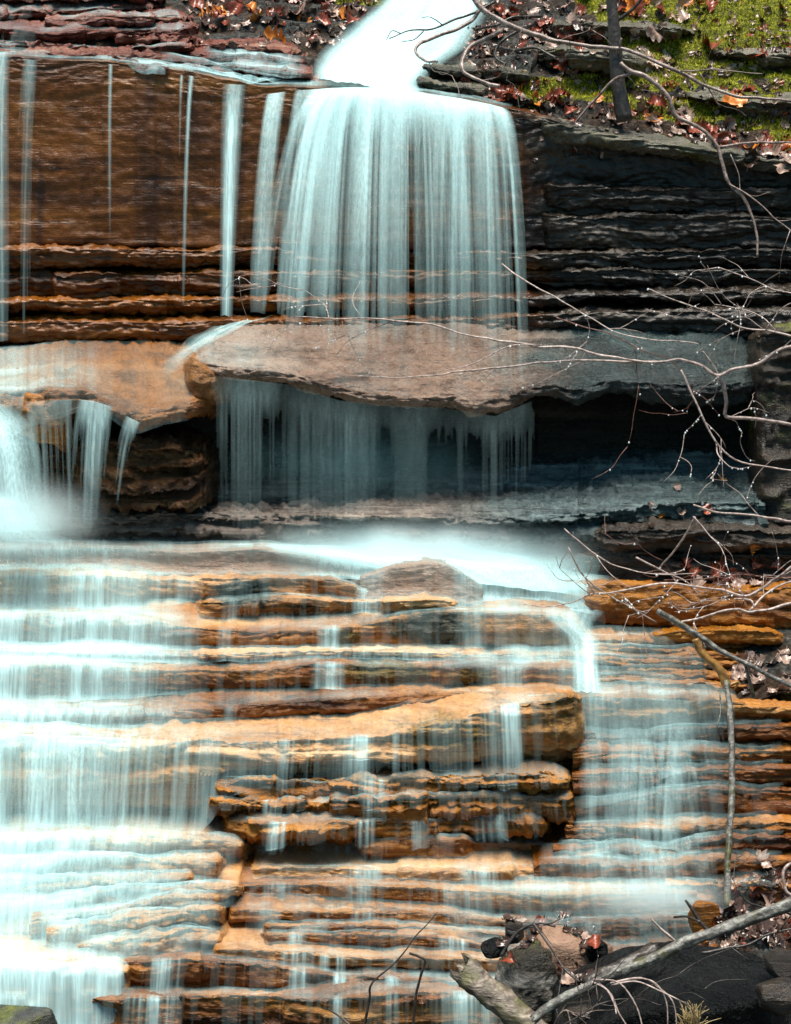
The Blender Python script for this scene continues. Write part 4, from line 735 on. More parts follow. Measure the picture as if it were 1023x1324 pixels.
mossw = fbm(BV * np.array([1.5, 1.5, 2.5]), 4, 330) + 0.5 * sst(700, 830, bpx)[:, None] * sst(0.2, 0.5, bY)[None] - 0.42 * sst(420, 380, bpx)[:, None] - 0.19 + 0.25 * fbm(BV * 6, 3, 340)
mossv = sst(-0.02, 0.14, mossw)
t = NT('forest soil and moss')
a_ = t.n('ShaderNodeAttribute', attribute_name='dens'); f1 = t.noise(30, 5, 0.65); f2 = t.noise(4, 5, 0.6); f3 = t.noise(90, 3, 0.6)
soil = t.mix(t.rng(f2, 0.42, 0.62), t.ramp(f1, [(0.35, (0.006, 0.004, 0.003)), (0.52, (0.032, 0.018, 0.010)), (0.7, (0.10, 0.062, 0.04))]), t.ramp(f1, [(0.35, (0.008, 0.009, 0.009)), (0.55, (0.045, 0.05, 0.047)), (0.75, (0.15, 0.16, 0.15))]))
mossc = t.ramp(t.math('ADD', t.math('MULTIPLY', f3, 0.6), t.math('MULTIPLY', f1, 0.4)), [(0.36, (0.008, 0.012, 0.001)), (0.5, (0.10, 0.11, 0.004)), (0.64, (0.36, 0.34, 0.010))])
mf_ = t.rng(t.math('ADD', a_.outputs['Fac'], t.math('MULTIPLY', t.math('SUBTRACT', f1, 0.5), 1.2)), 0.35, 0.6)
t.bsdf(t.mix(mf_, soil, mossc), t.rng(f2, 0.3, 0.7, 0.35, 0.8), t.math('ADD', f1, t.math('MULTIPLY', f3, 0.5)), 0.8, 0.04, 0.2)
M_bank = t.m
bv = BV.reshape(-1, 3); bf = grid_faces(len(bpx), len(bY))
bank = tag(mesh_obj('hillside', bv, bf, M_bank, dens=mossv.ravel()), kind='structure')
SOLID_BANK = len(SOLID); reg(bv, bf)

def simple_mat(name, lo, hi, rough=0.5, scale=20, spec=0.5, mp=(1, 1, 1), bump=0.3, mid=None, sss=0.0):
    t = NT(name); n = t.noise(scale, 5, 0.6, mp)
    st = [(0.32, lo), (0.68, hi)] if mid is None else [(0.3, lo), (0.5, mid), (0.7, hi)]
    t.bsdf(t.ramp(n, st), rough, n, bump, 0.01, spec); return t.m
M_leafred = simple_mat('red brown leaf', (0.07, 0.012, 0.006), (0.27, 0.055, 0.02), 0.3, 24)
M_leafpale = simple_mat('pale wet sheen leaf', (0.15, 0.085, 0.06), (0.46, 0.33, 0.27), 0.25, 22)  # wet leaf reflection painted into the base colour as a pale tone
M_leaforange = simple_mat('orange leaf', (0.32, 0.085, 0.006), (0.62, 0.22, 0.025), 0.4, 24)
M_leafdark = simple_mat('dark soaked leaf', (0.02, 0.012, 0.010), (0.09, 0.05, 0.036), 0.16, 24)
M_bark = simple_mat('pale wet bark', (0.05, 0.03, 0.024), (0.40, 0.31, 0.28), 0.35, 26, mp=(1, 1, 1), bump=0.7, mid=(0.18, 0.13, 0.11))
M_darkbark = simple_mat('dark wet bark', (0.008, 0.006, 0.005), (0.055, 0.042, 0.034), 0.4, 30, bump=0.7)
M_twig = simple_mat('whitish twig', (0.09, 0.05, 0.04), (0.50, 0.40, 0.36), 0.4, 40)
M_redtwig = simple_mat('reddish twig', (0.05, 0.02, 0.015), (0.20, 0.085, 0.06), 0.4, 40)
M_moss = simple_mat('moss blades', (0.03, 0.042, 0.001), (0.52, 0.50, 0.014), 0.7, 10)
M_straw = simple_mat('dry straw', (0.20, 0.13, 0.05), (0.50, 0.38, 0.18), 0.5, 30)
t = NT('grey driftwood')
wa = t.noise(1.0, 5, 0.65, (16, 16, 60)); wb = t.noise(12, 4)
t.bsdf(t.mix(t.rng(wb, 0.45, 0.7), t.ramp(wa, [(0.3, (0.02, 0.014, 0.010)), (0.5, (0.13, 0.10, 0.075)), (0.7, (0.34, 0.28, 0.22))]), (0.09, 0.085, 0.025)), 0.4, wa, 0.8, 0.02)
M_drift = t.m
t = NT('lichened bark')
wa = t.noise(22, 5, 0.65); wb = t.noise(6, 4, 0.6)
t.bsdf(t.mix(t.rng(wb, 0.5, 0.62), t.ramp(wa, [(0.3, (0.03, 0.03, 0.028)), (0.5, (0.09, 0.083, 0.072)), (0.7, (0.27, 0.27, 0.24))]), t.ramp(wa, [(0.3, (0.015, 0.018, 0.006)), (0.7, (0.11, 0.10, 0.04))])), 0.35, wa, 0.8, 0.02)
M_lichen = t.m
t = NT('black wet boulder stone')
wa = t.noise(5, 6, 0.65); wb = t.noise(40, 4, 0.6)
t.bsdf(t.ramp(wa, [(0.35, (0.001, 0.001, 0.001)), (0.58, (0.004, 0.005, 0.005)), (0.78, (0.018, 0.024, 0.023))]), t.rng(wa, 0.3, 0.7, 0.3, 0.7), t.math('ADD', wa, t.math('MULTIPLY', wb, 0.5)), 0.9, 0.05, 0.16)
M_black = t.m
t = NT('water drop'); b = t.bsdf((0.9, 0.95, 0.97), 0.05, spec=0.8); b.inputs['Transmission Weight'].default_value = 0.4
M_drop = t.m

# ------------------------------------------------------------------ tubes, branches
def tube_geo(pts, rad, seg=7, wob=0.0, seed=0, sub=4, rough=0.0, cap=True):
    pts = np.asarray(pts, float); n = len(pts)
    if n > 2:                                             # Catmull-Rom through the points
        pp = np.vstack([2 * pts[0] - pts[1], pts, 2 * pts[-1] - pts[-2]]); rr = np.asarray(rad, float)
        out, ro = [], []
        for i in range(n - 1):
            p0, p1, p2, p3 = pp[i:i + 4]
            for k in range(sub):
                u = k / sub
                out.append(0.5 * (2 * p1 + (p2 - p0) * u + (2 * p0 - 5 * p1 + 4 * p2 - p3) * u * u + (3 * p1 - p0 - 3 * p2 + p3) * u ** 3)); ro.append(rr[i] + (rr[i + 1] - rr[i]) * u)
        out.append(pts[-1]); ro.append(rr[-1]); C_, R_ = np.array(out), np.array(ro)
    else:
        m = 10; C_ = pts[0] + (pts[1] - pts[0]) * np.linspace(0, 1, m)[:, None]; R_ = np.linspace(rad[0], rad[1], m)
    if wob: C_ = C_ + wob * np.stack([fbm(C_ * 5, 2, seed), fbm(C_ * 5, 2, seed + 3), fbm(C_ * 5, 2, seed + 6)], -1)
    T = np.gradient(C_, axis=0); T /= np.linalg.norm(T, axis=1)[:, None] + 1e-9
    up = np.where(np.abs(T[:, 1:2]) < 0.9, np.array([[0, 1.0, 0]]), np.array([[1.0, 0, 0]]))
    A = np.cross(T, up); A /= np.linalg.norm(A, axis=1)[:, None]; B = np.cross(T, A)
    th = np.linspace(0, 2 * math.pi, seg, endpoint=False)
    V = C_[:, None] + R_[:, None, None] * (np.cos(th)[None, :, None] * A[:, None] + np.sin(th)[None, :, None] * B[:, None])
    if rough:
        nn_ = fbm(np.stack([np.broadcast_to(np.cos(th)[None] * 2.2, V.shape[:2]), np.broadcast_to(np.sin(th)[None] * 2.2, V.shape[:2]), np.broadcast_to(np.arange(len(C_))[:, None] * 0.12, V.shape[:2])], -1), 4, seed)
        V = C_[:, None] + (V - C_[:, None]) * (1 + rough * nn_)[..., None]
    m = len(C_); F = []
    for i in range(m - 1):
        for k in range(seg): F.append([i * seg + k, i * seg + (k + 1) % seg, (i + 1) * seg + (k + 1) % seg, (i + 1) * seg + k])
    V = V.reshape(-1, 3)
    if cap:
        F.append(list(range(seg))[::-1]); F.append([(m - 1) * seg + k for k in range(seg)])
    return V, F, C_
def pxtube(pts, r0, r1, Y0, Y1, **k):
    n = len(pts); Ys = np.linspace(Y0, Y1, n); rp = np.linspace(r0, r1, n)
    W = P([p[0] for p in pts], [p[1] for p in pts], Ys)
    sc = (Ys - CAM[1]) / F_PX
    return tube_geo(W, rp * sc, **k)
def merge(geos):
    V, F, o = [], [], 0
    for v, f in geos: V.append(v); F += [[q + o for q in ff] for ff in f]; o += len(v)
    return np.vstack(V), F
bm = bmesh.new(); bmesh.ops.create_icosphere(bm, subdivisions=2, radius=1.0)
for v in bm.verts:
    if v.co.z > 0: v.co.z *= 1.35
drop_me = bpy.data.meshes.new('water_droplet'); bm.to_mesh(drop_me); bm.free(); drop_me.materials.append(M_drop); drop_me.polygons.foreach_set('use_smooth', [True] * len(drop_me.polygons))
def branch(name, label, cat, main, r0, r1, Y0, Y1, mat, twigs=(), auto=0, drops=0, seed=0, group=None, tmat=None, wob=0.012, seg=8, tlen=(30, 90)):
    """main: pixels of the stem; twigs: (pixels, r0, r1); AUTO more fine side twigs; DROPS hanging beads of water"""
    r = np.random.default_rng(seed)
    V, F, C_ = pxtube(main, r0 * 0.74, r1 * 0.72, Y0, Y1, wob=wob * 1.5, seed=seed, seg=seg, rough=0.55, sub=8)
    root = mesh_obj(name, V, F, mat); tag(root, label, cat, group); org = root.location.copy()
    lines = [C_]
    for tw, a, b in twigs:
        yy = Y0 + (Y1 - Y0) * 0.5
        d = [abs(q[0] - tw[0][0]) + abs(q[1] - tw[0][1]) for q in main]; yy = Y0 + (Y1 - Y0) * (int(np.argmin(d)) / max(1, len(main) - 1))
        v, f, c = pxtube(tw, a * 0.72, b * 0.72, yy, yy - r.uniform(-0.25, 0.25), wob=wob, seed=seed + 7 + len(lines), seg=6)
        o = mesh_obj('twig', v, f, tmat or mat, root); lines.append(c)
    for k in range(auto):
        L = lines[r.integers(0, len(lines))]; i = r.integers(len(L) // 4, len(L)); s0 = L[i]; dd = L[min(i + 1, len(L) - 1)] - L[max(i - 1, 0)]; dd /= np.linalg.norm(dd) + 1e-9
        ang = r.choice([-1, 1]) * r.uniform(0.35, 1.0); ca, sa = math.cos(ang), math.sin(ang)
        d2 = np.array([dd[0] * ca - dd[2] * sa, dd[1] + r.uniform(-0.5, 0.5), dd[0] * sa + dd[2] * ca]); le = r.uniform(*tlen) * 0.0042
        q = [s0]
        for m in range(4):
            d2 = d2 + r.normal(size=3) * 0.22; d2 /= np.linalg.norm(d2); q.append(q[-1] + d2 * le / 4)
        v, f, c = tube_geo(q, np.linspace(0.0028, 0.0010, 5), seg=5, sub=3)
        mesh_obj('twig', v, f, tmat or mat, root); lines.append(c)
    for k in range(drops):
        L = lines[r.integers(0, len(lines))]; i = r.integers(0, len(L)); s_ = r.uniform(0.003, 0.006)
        o = bpy.data.objects.new('water_droplet', drop_me); COL.objects.link(o); o.parent = root
        o.location = Vector((L[i] - np.array([0, 0.003, s_ * 1.1])).tolist()) - org; o.scale = (s_, s_, s_)
    return root

G_TW = 'bare twigs in front of the falls'
branch('bare_branch', 'long pale bare branch crossing the mossy bank in front of the dark sapling', 'branch', [(606, -14), (622, 8), (645, 26), (700, 48), (745, 58), (800, 64), (850, 80), (905, 108), (945, 124), (985, 127), (1060, 130)], 5.2, 2.0, 0.15, -0.15, M_bark,
       [([(905, 95), (918, 118), (932, 140)], 1.6, 0.8), ([(880, 92), (930, 90), (985, 96)], 1.4, 0.8)], auto=10, seed=1)
branch('bare_branch', 'drooping pale branch hanging over the cliff edge beside the sapling, tip dangling', 'branch', [(802, 80), (815, 92), (840, 103), (862, 125), (876, 148), (903, 165), (926, 186), (936, 212), (944, 238), (962, 256), (974, 280), (980, 305), (977, 331)], 4.4, 2.2, -0.05, -0.35, M_bark,
       [([(815, 96), (795, 103), (772, 126), (750, 150), (730, 176)], 3.0, 1.5), ([(930, 189), (960, 186), (1000, 184), (1060, 186)], 2.4, 1.6), ([(944, 238), (975, 256), (1000, 280), (1030, 304)], 1.6, 1.0), ([(803, 50), (800, 75), (806, 98)], 2, 2), ([(945, 200), (955, 225), (958, 250)], 1, 0.8)], auto=8, seed=2)
G_RT = 'tangled roots beside the top of the falls'
branch('tangled_root', 'grey looping root curling toward the white water at the top', 'root', [(625, 10), (604, 32), (570, 46), (545, 55), (537, 68), (550, 78), (566, 80)], 3.6, 2.2, 0.2, -0.1, M_bark, seed=3, group=G_RT, auto=3)
branch('tangled_root', 'grey bent root dropping onto the ledge beside the red leaves', 'root', [(650, 40), (612, 58), (601, 72), (600, 92), (620, 104), (645, 112)], 4.0, 3.0, 0.2, -0.1, M_bark, seed=4, group=G_RT, auto=3)
branch('tangled_root', 'thin dark twig reaching across the white rushing stream', 'root', [(640, 2), (612, 16), (588, 24), (560, 38), (530, 40), (502, 50)], 2.6, 0.9, 0.3, 0.0, M_darkbark, [([(572, 32), (556, 22), (545, 24)], 1.0, 0.6), ([(548, 40), (535, 52), (520, 55)], 1.2, 0.6), ([(520, 44), (508, 40), (500, 52)], 1.0, 0.6)], seed=5, group=G_RT)
for k, (pts, lab) in enumerate((([(690, 30), (660, 46), (640, 70), (655, 84)], 'short curved dark root between pale leaves near the stream'), ([(700, 20), (670, 22), (640, 34), (615, 38)], 'dark root running under the long pale branch'), ([(640, 60), (660, 64), (690, 62), (720, 74)], 'low dark root lying over the ledge behind the sapling'))):
    branch('tangled_root', lab, 'root', pts, 3.2, 2.0, 0.35, 0.1, M_darkbark, seed=20 + k, group=G_RT, auto=5)
# sapling
V, F, C_ = pxtube([(786, -60), (790, -10), (794, 40), (797, 85), (802, 125), (808, 156)], 5.5, 11, 0.12, 0.02, rough=0.3, seg=12, seed=8, wob=0.01)
sap = empty('sapling', at(806, 156, 0.05), 'dark slim sapling trunk standing among leaves on the cliff edge', 'tree')
mesh_obj('trunk', V, F, M_darkbark, sap)
for pts in ([(792, 30), (820, 10), (850, -30)], [(790, 0), (760, -20), (740, -50)], [(789, -20), (800, -60), (830, -90)]):
    v, f, _ = pxtube(pts, 3, 1.2, 0.1, 0.0, seg=6); mesh_obj('limb', v, f, M_darkbark, sap)

# twigs in the middle right
branch('bare_twig', 'long whitish twig dotted with drops, reaching across the slab from a forked stem', 'twig',
       [(1080, 430), (1040, 446), (1010, 452), (985, 468), (950, 478), (928, 486), (905, 472), (880, 466), (840, 466), (790, 462), (740, 449), (690, 446), (640, 440), (590, 430), (550, 420), (511, 414), (470, 411), (430, 412), (385, 408)], 3.6, 1.0, -1.5, -1.3, M_twig,
       [([(928, 486), (936, 500), (940, 520), (940, 538), (965, 541), (1000, 545), (1060, 556)], 3.6, 3.0), ([(910, 455), (920, 470), (928, 486)], 1.6, 2.6), ([(850, 467), (790, 467), (730, 466), (660, 474), (600, 480), (550, 486), (511, 489), (450, 486)], 2.4, 0.8),
        ([(700, 446), (660, 448), (610, 470), (560, 482)], 1.2, 0.7), ([(880, 478), (895, 510), (912, 545), (930, 578), (960, 598), (1000, 605), (1050, 612)], 2.0, 1.4), ([(926, 570), (930, 588), (945, 604)], 1.5, 0.8), ([(511, 414), (480, 425), (450, 440), (436, 460)], 1.0, 0.6), ([(425, 411), (422, 400), (420, 393)], 1.0, 0.8)], auto=34, drops=90, seed=30, group=G_TW)
branch('bare_twig', 'thin reddish twig sloping down from the dark cliff strata toward the slab', 'twig', [(650, 341), (672, 358), (700, 372), (735, 395), (770, 415), (800, 432), (850, 440), (905, 444)], 1.4, 1.0, -1.0, -1.5, M_twig, auto=9, drops=22, seed=31, group=G_TW)
branch('bare_twig', 'upper fine twig spreading over dark strata at the picture edge', 'twig', [(1080, 470), (1045, 445), (1005, 430), (960, 424), (910, 402), (875, 388), (838, 374)], 2.2, 0.9, -1.6, -1.4, M_twig, [([(1005, 430), (985, 410), (960, 400), (925, 395)], 1.2, 0.7), ([(990, 428), (1010, 400), (1040, 385)], 1.3, 0.9), ([(1040, 380), (1000, 374), (960, 356), (930, 345)], 1.4, 0.8)], auto=18, drops=40, seed=32, group=G_TW)
branch('bare_twig', 'twisting red brown twig below the forked stem, hanging by the shadowed recess', 'twig', [(720, 410), (755, 424), (790, 432), (830, 452), (870, 468), (890, 500), (905, 530)], 1.2, 0.8, -1.4, -1.4, M_redtwig, auto=8, drops=16, seed=33, group=G_TW, tmat=M_redtwig)
branch('bare_twig', 'bright bare twig crossing the dark gap, bent stem leading down to the orange ledge', 'twig', [(1070, 682), (1020, 674), (985, 668), (950, 664), (920, 660), (896, 652)], 2.6, 1.6, -1.6, -1.6, M_twig, [([(899, 668), (888, 690), (870, 715), (853, 733)], 2.4, 1.6), ([(896, 668), (915, 690), (930, 705), (938, 720)], 1.0, 0.7)], auto=4, drops=8, seed=34, group=G_TW)
branch('bare_twig', 'long thin twig curving past the pool over the orange ledge', 'twig', [(1070, 700), (1030, 730), (1000, 752), (965, 770), (930, 762), (880, 756), (830, 758), (790, 765), (768, 768), (740, 778), (712, 784), (676, 782)], 2.8, 0.8, -1.8, -1.6, M_twig, [([(735, 708), (748, 735), (765, 755), (785, 770), (815, 785), (848, 804)], 1.6, 1.2), ([(822, 720), (850, 735), (885, 750), (905, 772)], 1.8, 1.2), ([(730, 684), (765, 712), (800, 733), (850, 742), (900, 742)], 1.2, 0.9), ([(768, 768), (758, 750), (752, 738)], 1.0, 0.7)], auto=30, drops=60, seed=35, group=G_TW)
branch('bare_twig', 'pale twig joining the mossy grey stick from above the orange ledge', 'twig', [(1060, 770), (1020, 780), (990, 788), (968, 790), (950, 788), (920, 794), (890, 802), (868, 806)], 2.8, 1.8, -1.9, -1.9, M_twig, [([(968, 790), (985, 775), (1005, 760), (1040, 745)], 2.4, 2), ([(975, 785), (970, 776), (950, 775)], 1.8, 1.4)], auto=10, drops=12, seed=36, group=G_TW)
branch('bare_twig', 'tangle of reddish fine twigs over leaves behind the orange ledge', 'twig', [(1070, 740), (1010, 748), (960, 742), (900, 748), (860, 750)], 1.6, 0.9, -1.3, -1.4, M_redtwig, auto=40, drops=20, seed=37, group=G_TW, tmat=M_redtwig, tlen=(30, 70))
branch('fallen_stick', 'grey straight stick with mossy middle slanting down past the orange ledge', 'stick', [(850, 790), (880, 808), (912, 828), (945, 848), (985, 868), (1060, 905)], 5.5, 4.0, -2.0, -2.1, M_lichen, [([(964, 858), (970, 880), (975, 902)], 3.0, 3.2)], seed=38, wob=0.01)
branch('fallen_stick', 'short thick brown crooked stick above the upright pole', 'stick', [(899, 826), (906, 842), (918, 856), (930, 866), (938, 880), (941, 890)], 7, 9, -2.05, -2.1, simple_mat('yellow brown bark', (0.06, 0.025, 0.006), (0.30, 0.15, 0.035), 0.35, 26), [([(940, 886), (955, 882), (948, 892)], 4, 1.5)], seed=39, wob=0.01, seg=12)
branch('upright_pole', 'tall thin speckled pole leaning upright against the thin orange beds', 'pole', [(941, 880), (944, 930), (946, 990), (945, 1050), (943, 1110), (939, 1172)], 5.0, 6.0, -2.12, -2.75, M_lichen, [([(930, 896), (932, 920), (928, 940)], 1.6, 1.0)], seed=40, wob=0.01, seg=12)
branch('dead_stem', 'thin dark hooked stem standing in front of the lower orange steps', 'stem', [(529, 1232), (540, 1236), (550, 1243), (545, 1262), (540, 1282), (537, 1305), (533, 1345)], 2.2, 3.0, -3.7, -3.7, M_darkbark, seed=41, wob=0.008)
branch('dead_stem', 'slanting dark stem with a fork in front of the lower orange steps', 'stem', [(565, 1180), (540, 1210), (515, 1240), (483, 1270), (478, 1290), (470, 1324), (464, 1350)], 0.8, 3.2, -3.7, -3.7, M_darkbark, [([(424, 1304), (440, 1314), (462, 1335)], 1.6, 2.4)], seed=42, wob=0.008)

# ================================================================== LOWER RIGHT HEAP
# soil under the heap
gx = np.linspace(0.42, 3.4, 120); gy = np.linspace(-5.0, -3.15, 80)
GX, GY = np.meshgrid(gx, gy, indexing='ij')
hx = P([600, 700, 800, 880, 940, 1023, 1200], [1440, 1430, 1400, 1300, 1215, 1165, 1120], -3.6)
GZ = np.interp(GX, hx[:, 0], hx[:, 2]) + np.where(GY > -3.6, -(GY + 3.6) * 0.5, 0) + (np.minimum(GY, -3.6) + 3.6) * 0.75 - 0.02
GZ += 0.08 * fbm(np.stack([GX * 2.5, GY * 2.5, GX * 0], -1), 4, 400) + 0.04 * fbm(np.stack([GX * 9, GY * 9, GX * 0], -1), 3, 401)
sv = np.stack([GX, GY, GZ], -1).reshape(-1, 3); sf = grid_faces(120, 80)
tag(mesh_obj('soil', sv, sf, M_bank, dens=np.zeros(len(sv))), kind='structure'); reg(sv, sf)
gx = np.linspace(1.78, 3.2, 70); gy = np.linspace(-1.84, -0.5, 60); GX, GY = np.meshgrid(gx, gy, indexing='ij')
hp = P([930, 960, 1000, 1100], [912, 892, 874, 856], -1.7)
GZ = np.interp(GX, hp[:, 0], hp[:, 2]) + (GY + 1.7) * 0.25 - 0.04 + 0.06 * fbm(np.stack([GX * 4, GY * 4, GX * 0], -1), 4, 405)
sv = np.stack([GX, GY, GZ], -1).reshape(-1, 3); sf = grid_faces(70, 60)
tag(mesh_obj('soil', sv, sf, M_bank, dens=np.zeros(len(sv))), kind='structure'); reg(sv, sf)

boulder('boulder', 872, 1330, -4.25, (0.52, 0.34, 0.34), 21, M_black, 'big black wet boulder under the pale logs', 'boulder', planes=[(0.02, -0.22, 1, 0.86), (0, -1, -0.35, 0.80), (1, -0.25, 0.05, 0.9), (0, 1, 0, 0.95), (0, 0, -1, 1.0), (-0.75, -0.1, 1.0, 0.74), (-1, 0, 0, 1.0), (0.45, -0.9, -0.2, 0.84), (-0.4, -1, -0.1, 0.86)], amp=0.05, sub=6, sharp=34)
boulder('boulder', 985, 1330, -4.0, (0.24, 0.2, 0.2), 22, M_black, 'small black stone in the corner under leaf litter', 'boulder', amp=0.05)
boulder('rock', 912, 1192, -3.35, (0.085, 0.07, 0.12), 31, M_gold, 'blocky brown stone standing at the foot of the upright pole', 'rock', rot=0.3, tilt=0.25, amp=0.02, sharp=30)
boulder('rock', 950, 1190, -3.4, (0.06, 0.06, 0.09), 33, M_teal, 'small grey stone wedged beside the brown block', 'rock', amp=0.03)
boulder('rock', 905, 1222, -3.7, (0.05, 0.05, 0.07), 35, M_orange, 'little stone tucked under the lichened log', 'rock', amp=0.03)
boulder('rock', 735, 1240, -3.65, (0.235, 0.2, 0.17), 34, M_pool, 'pinkish sloping rock at the foot of the falls, leaves on its flank', 'rock', tilt=-0.45, amp=0.03, sharp=14)
boulder('rock', 678, 1275, -3.9, (0.15, 0.15, 0.22), 44, rock_mat('mottled mossy stone', [(0.004, 0.004, 0.005), (0.012, 0.012, 0.011), (0.04, 0.034, 0.02), (0.30, 0.29, 0.27)], strata=3, moss=0.3, wet=(0.05, 0.3), bump=1.0), 'dark mottled rock with mossy face behind the log end', 'rock', rot=0.5, amp=0.14, sharp=24, sub=6)
boulder('rock', 8, 1345, -4.7, (0.23, 0.2, 0.135), 37, rock_mat('mossy grey stone', [(0.02, 0.02, 0.018), (0.06, 0.06, 0.055), (0.12, 0.12, 0.11), (0.2, 0.2, 0.19)], strata=4, moss=0.5), 'mossy grey rock poking into the bottom corner', 'rock', tilt=0.35, amp=0.03)

def log(name, label, pts, r0, r1, Y0, Y1, mat, seed, rough=0.28, seg=20, sub=14):
    V, F, C_ = pxtube(pts, r0, r1, Y0, Y1, rough=rough, seed=seed, seg=seg, sub=sub, wob=0.015, cap=False)
    n = len(C_); V = V.reshape(n, seg, 3)
    r = np.random.default_rng(seed); d0 = C_[0] - C_[2]; d0 /= np.linalg.norm(d0); sc = np.linalg.norm(V[0, 0] - C_[0])
    V[0] += d0 * (r.uniform(-0.6, 0.9, seg) * sc)[:, None]; V[1] += d0 * (r.uniform(-0.2, 0.3, seg) * sc)[:, None]
    inner = C_[0] + (V[0] - C_[0]) * 0.6 - d0 * sc * 0.3
    VV = np.vstack([V.reshape(-1, 3), inner, [C_[0] - d0 * sc * 0.5], [C_[-1]]]); a = n * seg
    for k in range(seg):
        k2 = (k + 1) % seg; F.append([k, a + k, a + k2, k2]); F.append([a + k, a + seg, a + k2]); F.append([(n - 1) * seg + k, (n - 1) * seg + k2, a + seg + 1])
    return tag(mesh_obj(name, VV, F, mat), label, 'log', 'driftwood in the heap')
log('log', 'weathered grey log with a broken end pointing up at the falls', [(598, 1252), (625, 1276), (655, 1302), (690, 1332), (720, 1360)], 19, 17, -4.25, -4.5, M_drift, 51, 0.45)
log('log', 'long lichened pale log lying across the black boulder', [(690, 1318), (730, 1292), (775, 1268), (830, 1244), (880, 1222), (930, 1202), (980, 1184), (1060, 1150)], 6, 8.5, -4.65, -4.5, M_lichen, 52, 0.5)
log('log', 'short dark rotten log chunk leaning behind the lichened log', [(848, 1226), (815, 1244), (780, 1262), (760, 1274)], 9, 11, -4.3, -4.45, M_darkbark, 53, 0.5)
branch('broken_branch', 'dark broken branch poking up in front of the brown block stone', 'branch', [(885, 1164), (895, 1178), (908, 1194), (922, 1208)], 2.6, 4.0, -4.2, -4.25, M_darkbark, [([(872, 1187), (890, 1186), (905, 1192)], 2.2, 2.6)], seed=55, wob=0.006)
branch('broken_branch', 'reddish thin broken branch slanting over the water beside the heap', 'branch', [(842, 1186), (855, 1200), (870, 1213), (884, 1225)], 1.6, 2.8, -4.1, -4.2, M_bark, [([(850, 1232), (868, 1222), (886, 1212)], 1.6, 1.6)], seed=56, wob=0.006)
branch('broken_branch', 'curved pale root arching by the leaves right of the upright pole', 'branch', [(1040, 1110), (1020, 1118), (1012, 1130), (1016, 1150), (1030, 1160)], 3, 3, -3.5, -3.6, M_bark, seed=57, wob=0.006)
branch('broken_branch', 'thin dark vine draped down the mottled rock', 'branch', [(690, 1195), (705, 1215), (722, 1240), (735, 1258), (748, 1270)], 2.0, 2.4, -4.1, -4.3, M_darkbark, auto=8, seed=58, wob=0.01)
branch('broken_branch', 'dark twig tangle hanging off the lichened log near the grey log', 'branch', [(715, 1330), (728, 1310), (745, 1312), (765, 1318)], 1.4, 1.0, -4.65, -4.65, M_bark, auto=8, seed=59, tlen=(20, 50))
hg = 'broken stones in the heap'
for px_, py_, Y_, sz_, sd2, mt_, lb_ in ((640, 1225, -3.8, (0.07, 0.06, 0.045), 61, M_black, 'small black stone at the waterside by the grey log end'), (665, 1204, -3.75, (0.05, 0.05, 0.06), 62, M_dark, 'dark upright stone chip atop the mottled rock'),
                                 (772, 1228, -3.8, (0.06, 0.05, 0.05), 63, M_black, 'black wet stone lodged on the pinkish sloping rock'), (985, 1205, -4.0, (0.08, 0.07, 0.05), 64, M_dark, 'dark stone poking out of leaf litter above the long log'),
                                 (1012, 1245, -4.4, (0.09, 0.08, 0.06), 65, M_dark, 'grey wet stone at the far end of the black boulder'), (1008, 1290, -4.6, (0.10, 0.09, 0.08), 66, M_dark, 'dark lump of rock below the grey wet stone'), (745, 1312, -4.6, (0.07, 0.07, 0.05), 67, M_dark, 'dark stone under the low end of the lichened log')):
    boulder('rock', px_, py_, Y_, sz_, sd2, mt_, lb_, 'rock', hg, amp=0.06, sub=4, sharp=26)
branch('broken_branch', 'black crooked stick lying across the mottled rock top', 'branch', [(648, 1238), (662, 1215), (680, 1200), (700, 1192), (718, 1196)], 3.0, 2.0, -4.1, -4.1, M_darkbark, auto=4, seed=81, wob=0.012, tlen=(20, 50))
branch('broken_branch', 'dark bent stick along the top edge of the black boulder', 'branch', [(905, 1232), (935, 1226), (965, 1222), (1000, 1206), (1040, 1200)], 3.0, 2.0, -4.6, -4.6, M_darkbark, auto=3, seed=82, wob=0.012, tlen=(20, 50))
branch('broken_branch', 'mesh of thin dark roots spread over the front of the black boulder', 'branch', [(700, 1340), (735, 1322), (775, 1300), (820, 1290), (850, 1300)], 1.8, 1.0, -4.8, -4.75, M_darkbark, auto=14, seed=84, wob=0.015, tlen=(25, 70))
branch('broken_branch', 'brown stick jutting from the leaf litter at the picture edge', 'branch', [(1040, 1190), (1005, 1178), (970, 1168), (952, 1150)], 3.0, 1.6, -3.9, -3.9, M_darkbark, auto=4, seed=83, wob=0.012, tlen=(20, 50))
gr = empty('grass_clump', at(790, 1272, -4.7), 'pale dry grass blades arching over the black boulder', 'grass clump')
for k, pts in enumerate(([(768, 1266), (800, 1270), (822, 1300), (832, 1335)], [(770, 1268), (790, 1285), (800, 1310), (815, 1335)], [(790, 1272), (825, 1266), (848, 1272), (862, 1296), (864, 1335)], [(795, 1270), (830, 1264), (858, 1282), (872, 1300), (876, 1335)], [(790, 1274), (820, 1268), (850, 1280), (890, 1300)], [(765, 1270), (785, 1280), (795, 1300), (797, 1312)])):
    v, f, _ = pxtube(pts, 1.5, 0.9, -4.75, -4.85, seg=5, wob=0.008, seed=60 + k); mesh_obj('grass_blade', v, f, M_twig, gr)
r = np.random.default_rng(5); geos = []
